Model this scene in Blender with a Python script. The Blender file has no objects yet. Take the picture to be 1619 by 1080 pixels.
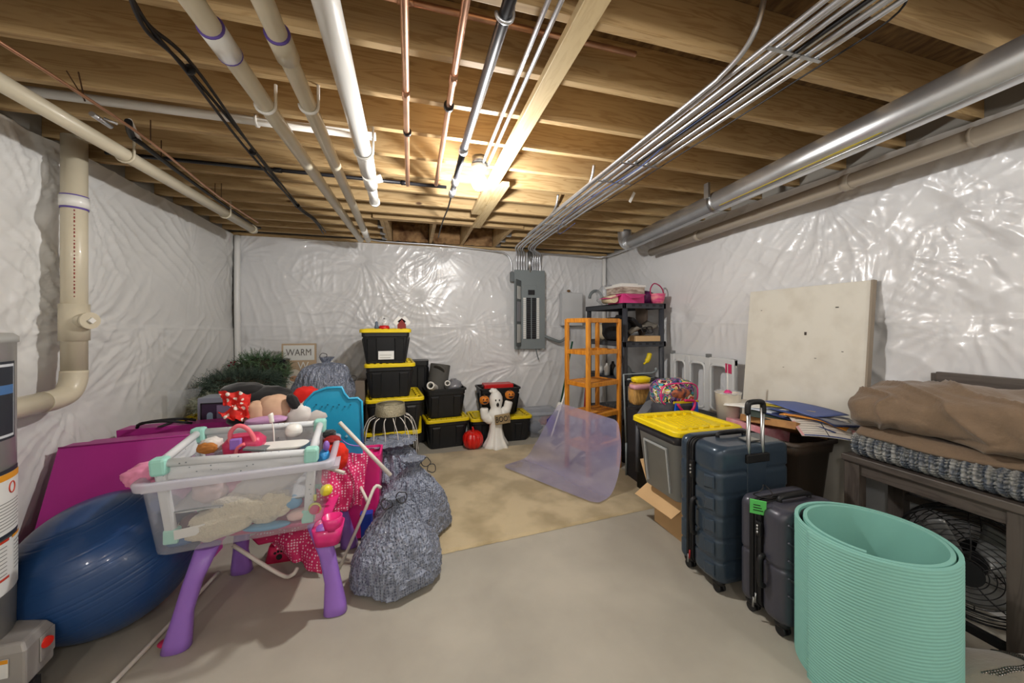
import bpy, math, random
import numpy as np
from mathutils import Vector, Matrix, noise
random.seed(7)
C = bpy.context.scene.collection
PI = math.pi
# ---------------------------------------------------------------- camera, world, exposure
FPX = 568.0; TH = math.atan(157.5/FPX); SN, CS = math.sin(TH), math.cos(TH); HC = 1.53
cd = bpy.data.cameras.new('camera'); cam = bpy.data.objects.new('camera', cd); C.objects.link(cam)
cam.location = (0, 0, HC); cam.rotation_euler = (PI/2, 0, -TH)
cd.sensor_width = 36.0; cd.lens = FPX/1619*36.0; cd.shift_y = -(540-515)/1619.0
cd.clip_start = 0.05; cd.clip_end = 60
bpy.context.scene.camera = cam
W_ = bpy.data.worlds.new('world'); bpy.context.scene.world = W_; W_.use_nodes = True
W_.node_tree.nodes['Background'].inputs[0].default_value = (0.9, 0.93, 1, 1)
W_.node_tree.nodes['Background'].inputs[1].default_value = 0.3
vs = bpy.context.scene.view_settings
vs.view_transform = 'Standard'; vs.look = 'None'; vs.gamma = 1.0; vs.use_curve_mapping = False
vs.exposure = 0.50
BULB_POWER = 82.0; REAR_FILL_POWER = 32.0
BULB_AT = (0.435, 2.40, 2.50)

# ---------------------------------------------------------------- photo ray -> world point
def _d(px, py):
    u = px-809.5
    return (u*CS+FPX*SN, -u*SN+FPX*CS, 515-py)
def H(px, py, z=0.0):                 # on a horizontal plane
    a = _d(px, py); k = (z-HC)/a[2]; return Vector((a[0]*k, a[1]*k, z))
def V(px, py, Y):                     # on a plane parallel to the back wall
    a = _d(px, py); k = Y/a[1]; return Vector((a[0]*k, Y, HC+a[2]*k))
def WX(px, py, X):                    # on a plane parallel to the side walls
    a = _d(px, py); k = X/a[0]; return Vector((X, a[1]*k, HC+a[2]*k))

# ---------------------------------------------------------------- materials
def lin(c):
    r = []
    for v in c[:3]:
        v = v/255.0
        r.append(v/12.92 if v <= 0.04045 else ((v+0.055)/1.055)**2.4)
    return (r[0], r[1], r[2], 1.0)
MATS = {}
def M(name, col, rough=0.5, metal=0.0, var=0.0, scale=6.0, bump=0.0, bscale=40.0, alpha=1.0, coat=0.0,
      col2=None, stretch=None, emit=0.0, trans=0.0, spec=0.5, detail=4.0, sheen=0.0, aniso=None, ior=1.45, thr=(0.35, 0.65)):
    if name in MATS: return MATS[name]
    m = bpy.data.materials.new(name); m.use_nodes = True; MATS[name] = m
    nt = m.node_tree; N = nt.nodes; L = nt.links; b = N['Principled BSDF']
    c = lin(col); b.inputs['Base Color'].default_value = c
    b.inputs['Roughness'].default_value = rough; b.inputs['Metallic'].default_value = metal
    b.inputs['Alpha'].default_value = alpha; b.inputs['Coat Weight'].default_value = coat
    b.inputs['Transmission Weight'].default_value = trans; b.inputs['IOR'].default_value = ior
    b.inputs['Specular IOR Level'].default_value = spec; b.inputs['Sheen Weight'].default_value = sheen
    if emit: b.inputs['Emission Color'].default_value = c; b.inputs['Emission Strength'].default_value = emit
    co = None
    if var or bump or col2:
        tc = N.new('ShaderNodeTexCoord'); co = tc.outputs['Object']
        if stretch:
            mp = N.new('ShaderNodeMapping'); mp.inputs['Scale'].default_value = stretch
            L.new(co, mp.inputs['Vector']); co = mp.outputs['Vector']
    if var or col2:
        n = N.new('ShaderNodeTexNoise'); n.inputs['Scale'].default_value = scale; n.inputs['Detail'].default_value = detail
        L.new(co, n.inputs['Vector'])
        r = N.new('ShaderNodeValToRGB'); r.color_ramp.elements[0].position = thr[0]; r.color_ramp.elements[1].position = thr[1]
        c2 = lin(col2) if col2 else tuple(min(1, x*(1+var)) for x in c[:3])+(1,)
        c1 = c if col2 else tuple(x*(1-var) for x in c[:3])+(1,)
        r.color_ramp.elements[0].color = c1; r.color_ramp.elements[1].color = c2
        L.new(n.outputs['Fac'], r.inputs['Fac']); L.new(r.outputs['Color'], b.inputs['Base Color'])
    if bump:
        n2 = N.new('ShaderNodeTexNoise'); n2.inputs['Scale'].default_value = bscale; n2.inputs['Detail'].default_value = 5
        L.new(co, n2.inputs['Vector'])
        bp = N.new('ShaderNodeBump'); bp.inputs['Strength'].default_value = bump; bp.inputs['Distance'].default_value = 0.01
        L.new(n2.outputs['Fac'], bp.inputs['Height']); L.new(bp.outputs['Normal'], b.inputs['Normal'])
    return m
def dots_mat(name, base, dot, size, rad, rough=0.7, bump=0.0):
    """round dots on a jittered lattice in object space (printed cloth)"""
    m = bpy.data.materials.new(name); m.use_nodes = True; MATS[name] = m
    N = m.node_tree.nodes; L = m.node_tree.links; b = N['Principled BSDF']; b.inputs['Roughness'].default_value = rough
    tc = N.new('ShaderNodeTexCoord'); v = N.new('ShaderNodeTexVoronoi'); v.inputs['Scale'].default_value = 1.0/size
    v.inputs['Randomness'].default_value = 0.25
    L.new(tc.outputs['Object'], v.inputs['Vector'])
    r = N.new('ShaderNodeValToRGB'); r.color_ramp.elements[0].position = rad; r.color_ramp.elements[1].position = rad+0.05
    r.color_ramp.elements[0].color = lin(dot); r.color_ramp.elements[1].color = lin(base)
    L.new(v.outputs['Distance'], r.inputs['Fac']); L.new(r.outputs['Color'], b.inputs['Base Color'])
    return m
def wood(name, c1, c2, c3, gx=(1.2, 14, 14), rough=0.6, knots=True):
    m = bpy.data.materials.new(name); m.use_nodes = True; MATS[name] = m
    N = m.node_tree.nodes; L = m.node_tree.links; b = N['Principled BSDF']; b.inputs['Roughness'].default_value = rough
    tc = N.new('ShaderNodeTexCoord'); oi = N.new('ShaderNodeObjectInfo')
    mul = N.new('ShaderNodeVectorMath'); mul.operation = 'SCALE'; mul.inputs[3].default_value = 1.0
    cmb = N.new('ShaderNodeCombineXYZ'); mm = N.new('ShaderNodeMath'); mm.operation = 'MULTIPLY'; mm.inputs[1].default_value = 37.0
    L.new(oi.outputs['Random'], mm.inputs[0])
    for i in range(3): L.new(mm.outputs[0], cmb.inputs[i])
    ad = N.new('ShaderNodeVectorMath'); ad.operation = 'ADD'
    L.new(tc.outputs['Object'], ad.inputs[0]); L.new(cmb.outputs[0], ad.inputs[1])
    mp = N.new('ShaderNodeMapping'); mp.inputs['Scale'].default_value = gx; L.new(ad.outputs[0], mp.inputs['Vector'])
    n = N.new('ShaderNodeTexNoise'); n.inputs['Scale'].default_value = 1.5; n.inputs['Detail'].default_value = 3; n.inputs['Distortion'].default_value = 0.8
    L.new(mp.outputs[0], n.inputs['Vector'])
    w = N.new('ShaderNodeMath'); w.operation = 'MULTIPLY'; w.inputs[1].default_value = 34.0; L.new(n.outputs['Fac'], w.inputs[0])
    s = N.new('ShaderNodeMath'); s.operation = 'SINE'; L.new(w.outputs[0], s.inputs[0])
    mr = N.new('ShaderNodeMapRange'); mr.inputs[1].default_value = -1; mr.inputs[2].default_value = 1; L.new(s.outputs[0], mr.inputs[0])
    n3 = N.new('ShaderNodeTexNoise'); n3.inputs['Scale'].default_value = 0.6; L.new(mp.outputs[0], n3.inputs['Vector'])
    mx = N.new('ShaderNodeMix'); mx.data_type = 'RGBA'; mx.inputs['A'].default_value = lin(c1); mx.inputs['B'].default_value = lin(c2)
    pw = N.new('ShaderNodeMath'); pw.operation = 'POWER'; pw.inputs[1].default_value = 2.5; L.new(mr.outputs[0], pw.inputs[0])
    L.new(pw.outputs[0], mx.inputs['Factor'])
    mx2 = N.new('ShaderNodeMix'); mx2.data_type = 'RGBA'; mx2.inputs['B'].default_value = lin(c3)
    r3 = N.new('ShaderNodeMapRange'); r3.inputs[1].default_value = .45; r3.inputs[2].default_value = .7; r3.inputs[4].default_value = .55; L.new(n3.outputs['Fac'], r3.inputs[0])
    L.new(r3.outputs[0], mx2.inputs['Factor']); L.new(mx.outputs['Result'], mx2.inputs['A'])
    out = mx2.outputs['Result']
    if knots:
        vo = N.new('ShaderNodeTexVoronoi'); vo.inputs['Scale'].default_value = 2.6
        mk = N.new('ShaderNodeMapping'); mk.inputs['Scale'].default_value = (0.75, 1.6, 1.6); L.new(ad.outputs[0], mk.inputs['Vector']); L.new(mk.outputs[0], vo.inputs['Vector'])
        kr = N.new('ShaderNodeValToRGB'); kr.color_ramp.elements[0].position = 0.035; kr.color_ramp.elements[1].position = 0.075
        kr.color_ramp.elements[0].color = (1, 1, 1, 1); kr.color_ramp.elements[1].color = (0, 0, 0, 1)
        L.new(vo.outputs['Distance'], kr.inputs['Fac'])
        mx3 = N.new('ShaderNodeMix'); mx3.data_type = 'RGBA'; mx3.inputs['B'].default_value = lin((84, 56, 28))
        L.new(out, mx3.inputs['A']); L.new(kr.outputs['Color'], mx3.inputs['Factor']); out = mx3.outputs['Result']
    L.new(out, b.inputs['Base Color'])
    return m

# ---------------------------------------------------------------- mesh builder
class MB:
    def __init__(s): s.v = []; s.f = []; s.sm = []
    def add(s, vs, fs, smooth=False, T=None):
        n = len(s.v)
        for p in vs: s.v.append(tuple(T @ Vector(p)) if T is not None else tuple(p))
        for f in fs: s.f.append(tuple(i+n for i in f)); s.sm.append(smooth)
        return s
    def box(s, a, b, T=None):          # min corner, max corner
        (x0, y0, z0), (x1, y1, z1) = a, b
        return s.add([(x0,y0,z0),(x1,y0,z0),(x1,y1,z0),(x0,y1,z0),(x0,y0,z1),(x1,y0,z1),(x1,y1,z1),(x0,y1,z1)],
              [(0,3,2,1),(4,5,6,7),(0,1,5,4),(1,2,6,5),(2,3,7,6),(3,0,4,7)], False, T)
    def beam(s, p, q, w, h, up=(0,0,1)):   # rectangular bar from p to q
        p, q = Vector(p), Vector(q); d = (q-p).normalized(); upv = Vector(up)
        sd = d.cross(upv)
        if sd.length < 1e-4: sd = d.cross(Vector((0,1,0)))
        sd.normalize(); u = sd.cross(d).normalized()
        vs = []
        for c in (p, q):
            for a, b in ((-1,-1),(1,-1),(1,1),(-1,1)): vs.append(c+sd*(a*w/2)+u*(b*h/2))
        return s.add(vs, [(0,3,2,1),(4,5,6,7),(0,1,5,4),(1,2,6,5),(2,3,7,6),(3,0,4,7)])
    def tube(s, pts, r, seg=10, caps=True, smooth_path=0, closed=False, r1=None):
        pts = [Vector(p) for p in pts]
        if smooth_path and len(pts) > 2: pts = catmull(pts, smooth_path, closed)
        n = len(pts); rs = r if isinstance(r, (list, tuple)) else [r]*n
        if r1 is not None: rs = [r+(r1-r)*i/(n-1) for i in range(n)]
        if len(rs) != n: rs = [rs[int(i*(len(rs)-1)/(n-1))] for i in range(n)]
        t0 = (pts[1]-pts[0]).normalized(); up = Vector((0,0,1)) if abs(t0.z) < .9 else Vector((1,0,0))
        nr = t0.cross(up).normalized(); base = len(s.v)
        for i, p in enumerate(pts):
            a = pts[i-1] if (i > 0 or closed) else p; b = pts[(i+1) % n] if (i < n-1 or closed) else p
            t = (b-a); t = t.normalized() if t.length > 1e-9 else t0
            nr = (nr - t*nr.dot(t)); nr = nr.normalized() if nr.length > 1e-6 else t.orthogonal().normalized()
            bi = t.cross(nr)
            for k in range(seg):
                an = 2*PI*k/seg; s.v.append(tuple(p+(nr*math.cos(an)+bi*math.sin(an))*rs[i]))
        for i in range(n if closed else n-1):
            j = (i+1) % n
            for k in range(seg):
                k2 = (k+1) % seg
                s.f.append((base+i*seg+k, base+i*seg+k2, base+j*seg+k2, base+j*seg+k)); s.sm.append(True)
        if caps and not closed:
            s.f.append(tuple(base+k for k in range(seg))[::-1]); s.sm.append(False)
            s.f.append(tuple(base+(n-1)*seg+k for k in range(seg))); s.sm.append(False)
        return s
    def rings(s, rings, smooth=True, cap0=True, cap1=True, closed=True):
        base = len(s.v); m = len(rings[0])
        for r in rings:
            for p in r: s.v.append(tuple(p))
        for i in range(len(rings)-1):
            for k in range(m if closed else m-1):
                k2 = (k+1) % m
                s.f.append((base+i*m+k, base+i*m+k2, base+(i+1)*m+k2, base+(i+1)*m+k)); s.sm.append(smooth)
        if cap0: s.f.append(tuple(base+k for k in range(m))[::-1]); s.sm.append(False)
        if cap1: s.f.append(tuple(base+(len(rings)-1)*m+k for k in range(m))); s.sm.append(False)
        return s
    def lathe(s, prof, seg=24, o=(0,0,0), smooth=True, fn=None, caps=True):
        R = []
        for (r, z) in prof:
            ring = []
            for k in range(seg):
                a = 2*PI*k/seg; rr = r*(fn(a, z) if fn else 1)
                ring.append((o[0]+rr*math.cos(a), o[1]+rr*math.sin(a), o[2]+z))
            R.append(ring)
        return s.rings(R, smooth, caps, caps)
    def ball(s, c, r, seg=20, ny=12, fn=None, e=1.0, T=None):
        rx, ry, rz = r if isinstance(r, (tuple, list)) else (r, r, r); R = []
        sp = lambda v: math.copysign(abs(v)**e, v)
        for j in range(ny+1):
            b = -PI/2+PI*j/ny; cb = max(math.cos(b), 0.02); ring = []
            for k in range(seg):
                a = 2*PI*k/seg
                d = Vector((sp(math.cos(a))*(cb**e), sp(math.sin(a))*(cb**e), sp(math.sin(b))))
                q = fn(d) if fn else 1.0
                p = Vector((d.x*rx*q, d.y*ry*q, d.z*rz*q))
                if T is not None: p = T @ p
                ring.append((c[0]+p.x, c[1]+p.y, c[2]+p.z))
            R.append(ring)
        return s.rings(R, True)
    def grid(s, fn, nu, nv, smooth=True):
        base = len(s.v)
        for j in range(nv+1):
            for i in range(nu+1): s.v.append(tuple(fn(i/nu, j/nv)))
        for j in range(nv):
            for i in range(nu):
                a = base+j*(nu+1)+i; s.f.append((a, a+1, a+nu+2, a+nu+1)); s.sm.append(smooth)
        return s
    def loft(s, lv, n=4, smooth=True, c=(0,0), cap0=True, cap1=True):   # lv: (z, w, d, r [,ox,oy])
        R = []
        for l in lv:
            ox, oy = (l[4], l[5]) if len(l) > 4 else (0, 0)
            R.append([(c[0]+ox+x, c[1]+oy+y, l[0]) for x, y in rrect(l[1], l[2], l[3], n)])
        return s.rings(R, smooth, cap0, cap1)
    def plate(s, outline, t, T=None, smooth=False):      # outline in xz plane, thickness along y
        n = len(outline); vs = [(x, -t/2, z) for x, z in outline]+[(x, t/2, z) for x, z in outline]
        fs = [tuple(range(n)), tuple(range(2*n-1, n-1, -1))]
        fs += [(i, i+n, (i+1) % n+n, (i+1) % n) for i in range(n)]
        return s.add(vs, fs, smooth, T)
def rrect(w, d, r, n=4):
    r = max(min(r, w/2-1e-4, d/2-1e-4), 1e-4); P = []
    for cx, cy, a0 in ((w/2-r, d/2-r, 0), (-w/2+r, d/2-r, PI/2), (-w/2+r, -d/2+r, PI), (w/2-r, -d/2+r, 1.5*PI)):
        for k in range(n+1):
            a = a0+PI/2*k/n; P.append((cx+r*math.cos(a), cy+r*math.sin(a)))
    return P
def catmull(P, k, closed=False):
    out = []; n = len(P); m = n if closed else n-1
    for i in range(m):
        p0 = P[i-1] if (i > 0 or closed) else P[0]; p1 = P[i]; p2 = P[(i+1) % n]; p3 = P[(i+2) % n] if (i+2 < n or closed) else P[-1]
        for j in range(k):
            t = j/k
            out.append(0.5*((2*p1)+(p2-p0)*t+(2*p0-5*p1+4*p2-p3)*t*t+(3*p1-p0-3*p2+p3)*t*t*t))
    if not closed: out.append(P[-1])
    return out
def tag(o, label=None, cat=None, group=None, kind=None):
    if label: o['label'] = label
    if cat: o['category'] = cat
    if group: o['group'] = group
    if kind: o['kind'] = kind
    return o
def thing(name, label, cat, loc=(0,0,0), rz=0.0, group=None, rx=0.0, ry=0.0):
    o = bpy.data.objects.new(name, None); C.objects.link(o); o.empty_display_size = .05
    o.location = loc; o.rotation_euler = (rx, ry, rz)
    return tag(o, label, cat, group)
def part(name, mb, m, parent=None, world=False, loc=None, bev=0.0, sol=0.0, sub=0, label=None, kind=None, at=None, rot=None):
    """world=True: vertices are world coordinates under an unrotated parent"""
    me = bpy.data.meshes.new(name)
    off = Vector((0,0,0))
    if parent is not None and world:
        p = parent
        while p is not None: off += Vector(p.location); p = p.parent
    if loc is not None: off = off+Vector(loc)
    vs = [(x-off.x, y-off.y, z-off.z) for x, y, z in mb.v] if off.length else mb.v
    me.from_pydata(vs, [], mb.f); me.update()
    me.polygons.foreach_set('use_smooth', mb.sm)
    mm = M(*m) if isinstance(m, tuple) else m
    me.materials.append(mm)
    o = bpy.data.objects.new(name, me); C.objects.link(o); o.parent = parent
    if loc is not None: o.location = loc
    if at is not None: o.location = at
    if rot is not None: o.rotation_euler = rot
    if bev:
        b = o.modifiers.new('bevel', 'BEVEL'); b.width = bev; b.segments = 2; b.limit_method = 'ANGLE'; b.harden_normals = False
    if sol:
        b = o.modifiers.new('solid', 'SOLIDIFY'); b.thickness = sol; b.offset = 0
    if sub:
        b = o.modifiers.new('sub', 'SUBSURF'); b.levels = sub; b.render_levels = sub
    if label: o['label'] = label
    if kind: o['kind'] = kind
    return o
def single(name, mb, m, label, cat, loc=None, group=None, **k):
    if loc is None:
        a = np.array(mb.v); loc = ((a[:,0].min()+a[:,0].max())/2, (a[:,1].min()+a[:,1].max())/2, a[:,2].min())
    return tag(part(name, mb, m, None, loc=loc, **k), label, cat, group)
def base_of(mbs):
    a = np.array([v for mb in mbs for v in mb.v])
    return (float((a[:,0].min()+a[:,0].max())/2), float((a[:,1].min()+a[:,1].max())/2), float(a[:,2].min()))
def group_thing(name, label, cat, parts, group=None):
    """parts: list of (name, MB in world coordinates, material, kwargs)"""
    t = thing(name, label, cat, base_of([p[1] for p in parts]), 0, group)
    out = [part(p[0], p[1], p[2], t, world=True, **(p[3] if len(p) > 3 else {})) for p in parts]
    return t, out
def text_mesh(name, s, size, m, parent, loc, rot, depth=0.001, align='CENTER', sx=1.0, label=None):
    cu = bpy.data.curves.new(name, 'FONT'); cu.body = s; cu.size = size; cu.extrude = depth; cu.align_x = align; cu.align_y = 'CENTER'
    cu.resolution_u = 3
    tmp = bpy.data.objects.new(name+'_tmp', cu); C.objects.link(tmp)
    dg = bpy.context.evaluated_depsgraph_get(); me = bpy.data.meshes.new_from_object(tmp.evaluated_get(dg))
    bpy.data.objects.remove(tmp); me.materials.clear(); me.materials.append(m)
    o = bpy.data.objects.new(name, me); C.objects.link(o); o.parent = parent; o.location = loc; o.rotation_euler = rot; o.scale = (sx, 1, 1)
    if label: o['label'] = label
    return o
def dup(root, loc, rz=0.0, label=None, group=None):
    r = root.copy(); C.objects.link(r); r.location = loc; r.rotation_euler = (0, 0, rz)
    if label: r['label'] = label
    if group: r['group'] = group
    for ch in list(root.children):
        c = ch.copy(); C.objects.link(c); c.parent = r
        for g in ch.children:
            q = g.copy(); C.objects.link(q); q.parent = c
    return r
def nz(p, s=1.0, o=0.0): return noise.noise(Vector((p[0]*s+o, p[1]*s+o*1.3, p[2]*s-o)))

# ================================================================ SETTING
XL, XR, YB, YN = -2.085, 2.96, 5.12, -2.6
ZJ = 2.66; JH = 0.235; ZS = ZJ+JH
concrete = M('concrete', (166,160,147), 0.60, var=0.13, scale=1.6, bump=0.18, bscale=9, detail=8)
fl = MB().box((XL-.3, YN-.3, -0.1), (XR+.3, YB+.3, 0)); tag(part('floor', fl, concrete), kind='structure')
osb = M('osb_subfloor', (138,108,66), 0.8, col2=(92,66,38), scale=9, stretch=(3, 1, 1), detail=6)
ce = MB().box((XL-.3, YN-.3, ZS), (XR+.3, YB+.3, ZS+.02)); ceil = part('ceiling', ce, osb); tag(ceil, kind='structure')

# --- plastic faced insulation walls: real wrinkles as geometry
def fbm2(x, y, rng, n=10, f0=1.0, f1=6.0):
    h = np.zeros_like(x)
    for i in range(n):
        f = f0*(f1/f0)**(i/(n-1)); a = rng.uniform(0, 2*PI); p = rng.uniform(0, 6.28)
        h += np.sin((x*math.cos(a)+y*math.sin(a))*f*2*PI+p+1.3*np.sin((x*math.sin(a)-y*math.cos(a))*f*2+p))/f
    return h/n
def wrinkle(u, z, pins, seed, seams, amp=1.0, calm=None):
    rng = np.random.RandomState(seed); h = 0.026*fbm2(u, z, rng, 8, .35, 1.3)
    wx = u+0.025*fbm2(u, z, rng, 6, .6, 1.6); wz = z+0.025*fbm2(u, z, rng, 6, .6, 1.6)
    for (pu, pz, A, Lr) in pins:
        dx, dz = wx-pu, wz-pz; r = np.hypot(dx, dz)+1e-6; th = np.arctan2(dz, dx)+.45*fbm2(u, z, rng, 5, .5, 2)*r
        g = np.zeros_like(r); w = 0
        for n in (5, 8, 11, 14, 19, 25, 33, 42):
            a = 1.0/(n**.45); g += a*np.sin(n*th+rng.uniform(0, 6.28)+rng.uniform(-4, 4)*r); w += a
        g = 1-np.abs(g/w*2.6); g = np.clip(g, -.6, 1)
        f = np.clip(g, 0, 1)**1.6
        sec = np.clip(.5+.5*np.cos(th*rng.randint(1,3)+rng.uniform(0,6.28))+.5*fbm2(u, z, rng, 5, .8, 3), .12, 1)
        h += A*amp*0.017*f*np.exp(-(r/Lr)**1.3)*np.clip(r/.16, 0, 1)**.8*sec
        h -= 0.028*np.exp(-(r/.08)**2)*A
    for k in range(5):     # crumple streaks of one direction, fading in and out
        a = rng.uniform(-1.1, 1.1); f = rng.uniform(6, 11)
        c_, s_ = math.cos(a), math.sin(a); al = -u*s_+z*c_; ac = u*c_+z*s_
        t = (ac+.07*fbm2(u, z, rng, 6, .8, 4))*f; brk_ = np.sin(al*rng.uniform(1.5, 3.5)+1.2*np.sin(ac*5)+rng.uniform(0, 6))
        msk = np.clip(fbm2(u*1.2+9*k, z*1.5, rng, 5, .3, 1.4)*2.4-.15, 0, 1)*np.clip(.5+.8*brk_, 0, 1)
        h += 0.0075*amp*msk*(1-np.abs(np.sin(t*PI)))**2.2
    for (sz, sw) in seams:
        d = z-(sz+.012*np.sin(u*2.1+1)); h += 0.008*np.exp(-(d/.010)**2)-0.006/(1+np.exp(-d/.01))
        h += 0.008*np.exp(-((d+.12)/.12)**2)*(1-np.abs(np.sin(u*23+3*np.sin(u*7)+2*np.sin(u*3.1))))*sw
    return h
def wall_mesh(name, P, Q, ztop, pins, seed, seams, m, inward, amp=1.0, step=.014):
    P, Q = Vector(P), Vector(Q); Ln = (Q-P).length; nu = int(Ln/step); nv = int(ztop/step)
    u, z = np.meshgrid(np.linspace(0, Ln, nu+1), np.linspace(0, ztop, nv+1))
    h = wrinkle(u, z, pins, seed, seams, amp); h = np.clip(h, -.03, .05)
    d = (Q-P).normalized(); n = Vector(inward)
    X = P.x+d.x*u+n.x*h; Y = P.y+d.y*u+n.y*h
    vs = np.stack([X, Y, z], -1).reshape(-1, 3)
    i = np.arange(nu*nv); a = (i//nu)*(nu+1)+i % nu
    fs = np.stack([a, a+1, a+nu+2, a+nu+1], -1)
    me = bpy.data.meshes.new(name); me.vertices.add(len(vs)); me.vertices.foreach_set('co', vs.astype(np.float32).ravel())
    me.loops.add(len(fs)*4); me.loops.foreach_set('vertex_index', fs.astype(np.int32).ravel())
    me.polygons.add(len(fs)); me.polygons.foreach_set('loop_start', np.arange(0, len(fs)*4, 4, dtype=np.int32))
    me.polygons.foreach_set('loop_total', np.full(len(fs), 4, dtype=np.int32)); me.update(calc_edges=True); me.validate()
    me.polygons.foreach_set('use_smooth', np.ones(len(fs), dtype=bool)); me.materials.append(m)
    o = bpy.data.objects.new(name, me); C.objects.link(o); tag(o, kind='structure'); return o
plastic = M('white_poly_facing', (222,222,223), 0.27, bump=0.08, bscale=9, coat=0.4, var=0.03, scale=2)
plastic2 = M('white_poly_facing_matt', (222,221,218), 0.38, bump=0.08, bscale=9, coat=0.15, var=0.03, scale=2)
# pins given as (distance along wall, height, strength, reach)
pb = lambda px, py: (V(px, py, YB).x-XL, V(px, py, YB).z)
pr = lambda px, py: (WX(px, py, XR).y-YN, WX(px, py, XR).z)
pl = lambda px, py: (WX(px, py, XL).y-YN, WX(px, py, XL).z)
bp = [(*pb(568,410),1.3,.75), (*pb(700,395),.8,.5), (*pb(818,578),1.2,.8), (*pb(380,540),.9,.6), (*pb(600,530),.9,.9), (*pb(890,465),.9,.5), (*pb(945,405),.9,.5), (*pb(370,405),.8,.5), (*pb(740,520),.9,.6), (*pb(660,470),.7,.6), (*pb(500,470),.4,.5)]
rp = [(*pr(1295,316),1.4,.55), (*pr(1385,530),1.2,.5), (*pr(1480,330),1.1,.6), (*pr(1400,400),.8,.5), (*pr(1080,500),.8,.5), (*pr(1555,380),1.2,.4), (*pr(1540,500),1.0,.4), (*pr(1200,430),.6,.5), (*pr(1035,400),.7,.5), (*pr(1150,330),.4,.6)]
lp = [(*pl(115,265),1.1,.6), (*pl(55,340),1.2,.4), (*pl(110,520),1.2,.6), (*pl(225,520),.7,.6), (*pl(365,410),.6,.5), (*pl(30,560),1.1,.3), (*pl(120,640),1.0,.6), (*pl(300,400),.5,.5), (*pl(50,215),1.1,.3)]
wall_mesh('wall_back', (XL, YB, 0), (XR, YB, 0), ZJ-.02, bp, 3, [(1.52, .8)], plastic, (0,-1,0), 1.2)
wall_mesh('wall_left', (XL, YN, 0), (XL, YB, 0), ZJ-.02, lp, 5, [(1.50, .8)], plastic2, (1,0,0), 1.25)
wall_mesh('wall_right', (XR, YN, 0), (XR, YB, 0), ZJ-.02, rp, 8, [(1.56, .9)], plastic, (-1,0,0), 1.0)
tag(part('wall_near', MB().box((XL-.1, YN-.2, 0), (XR+.1, YN, ZS)), plastic2), kind='structure')
tag(part('trim_1', MB().box((XL-.14, YB+.05, 0), (XR+.14, YB+.2, ZS)), M('foundation', (150,146,138), .9)), kind='structure')
tag(part('trim_2', MB().box((XL-.2, YN, 0), (XL-.05, YB+.05, ZS)), MATS['foundation']), kind='structure')
tag(part('trim_3', MB().box((XR+.05, YN, 0), (XR+.2, YB+.05, ZS)), MATS['foundation']), kind='structure')
# taped seams of the facing (raised strips)
tape = M('poly_tape', (226,225,222), .35, coat=.3)
def strip(name, pts, w, n):
    mb = MB()
    pts = catmull([Vector(p) for p in pts], 6)
    mb.tube(pts, w, 8); tag(part(name, mb, tape), kind='structure')
strip('trim_4', [(XL+.04, YB-.04, .02), (XL+.05, YB-.045, 1.0), (XL+.04, YB-.04, 1.9), (XL+.045, YB-.04, 2.62)], .034, (0,0,1))
strip('trim_5', [(XR-.04, YB-.04, .02), (XR-.045, YB-.04, 1.2), (XR-.04, YB-.04, 2.62)], .032, (0,0,1))

# --- joists
jw = wood('joist_lumber', (188,158,112), (166,134,88), (202,174,128), rough=.65)
jw2 = wood('pale_lumber', (206,178,128), (188,158,106), (214,188,140), rough=.6)
def joist(x0, x1, y, w=.040, h=JH, mat=jw, z=ZJ):
    L = x1-x0; mb = MB().box((-L/2, -w/2, 0), (L/2, w/2, h))
    o = part('joist', mb, mat, ceil, bev=.003); o.location = ((x0+x1)/2, y, z); return o
Y0, DY = .897, .3235
ys = [Y0+DY*k for k in range(-10, 10)]
for y in ys: joist(XL-.05, XR+.05, y)
HX0, HX1 = -.30, 1.15
hdr = 4.06
joist(XL-.05, XR+.05, hdr)
joist(HX0-.1, HX1+.1, hdr-.04)
for y in (4.38, 4.68, 4.95):
    joist(XL-.05, HX0-.045, y); joist(HX1+.02, XR+.05, y)
for x in (HX0-.02, HX0+.022, .24, .665, 1.13):
    mb = MB().box((-.02, 0, 0), (.02, YB-hdr-.02, JH)); o = part('joist', mb, jw, ceil, bev=.003); o.location = (x, hdr+.022, ZJ)
hg = M('galvanised', (176,178,180), .35, 1.0, var=.12, scale=14)
for y in (4.38, 4.68, 4.95):
    for x in (HX0-.05, HX1+.022):
        part('joist_hanger', MB().box((x-.03, y-.028, ZJ-.004), (x+.03, y+.028, ZJ-.001)).box((x-.03, y-.028, ZJ-.004), (x+.03, y-.0235, ZJ+.12)), hg, ceil)
ins = M('rim_insulation', (176,140,98), .95, col2=(96,66,42), scale=7, bump=.8, bscale=18)
for x0, x1 in ((-.25,.21),(.27,.64),(.69,1.10)):
    part('rim_insulation', MB().grid(lambda a, b: (x0+(x1-x0)*a, YB-.09-.05*nz((a*3+x0, b*2, 0), 2.3), ZJ+JH*b), 14, 8), ins, ceil)
# flat boards nailed under the joists
def flat_board(y0, y1, x, xe, w=.089, z=None):
    z = ZJ-.038 if z is None else z
    T = Matrix.Translation((x, y0, z)) @ Matrix.Rotation(math.atan2(x-xe, y1-y0), 4, 'Z')
    mb = MB().box((-w/2, 0, 0), (w/2, math.hypot(y1-y0, xe-x), .037))
    o = part('strongback_board', mb, jw3, ceil, bev=.003); o.matrix_local = T; return o
jw3 = wood('strongback_lumber', (214,190,142), (196,168,118), (222,200,156), gx=(14, 1.2, 14), rough=.6)
flat_board(-2.4, 3.50, .60, .600)
flat_board(2.72, 3.98, .690, .690)
# top plate around the room
part('sill_plate', MB().box((XL-.02, YB-.05, ZJ-.03), (XR, YB+.05, ZJ)), jw, ceil)

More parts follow.
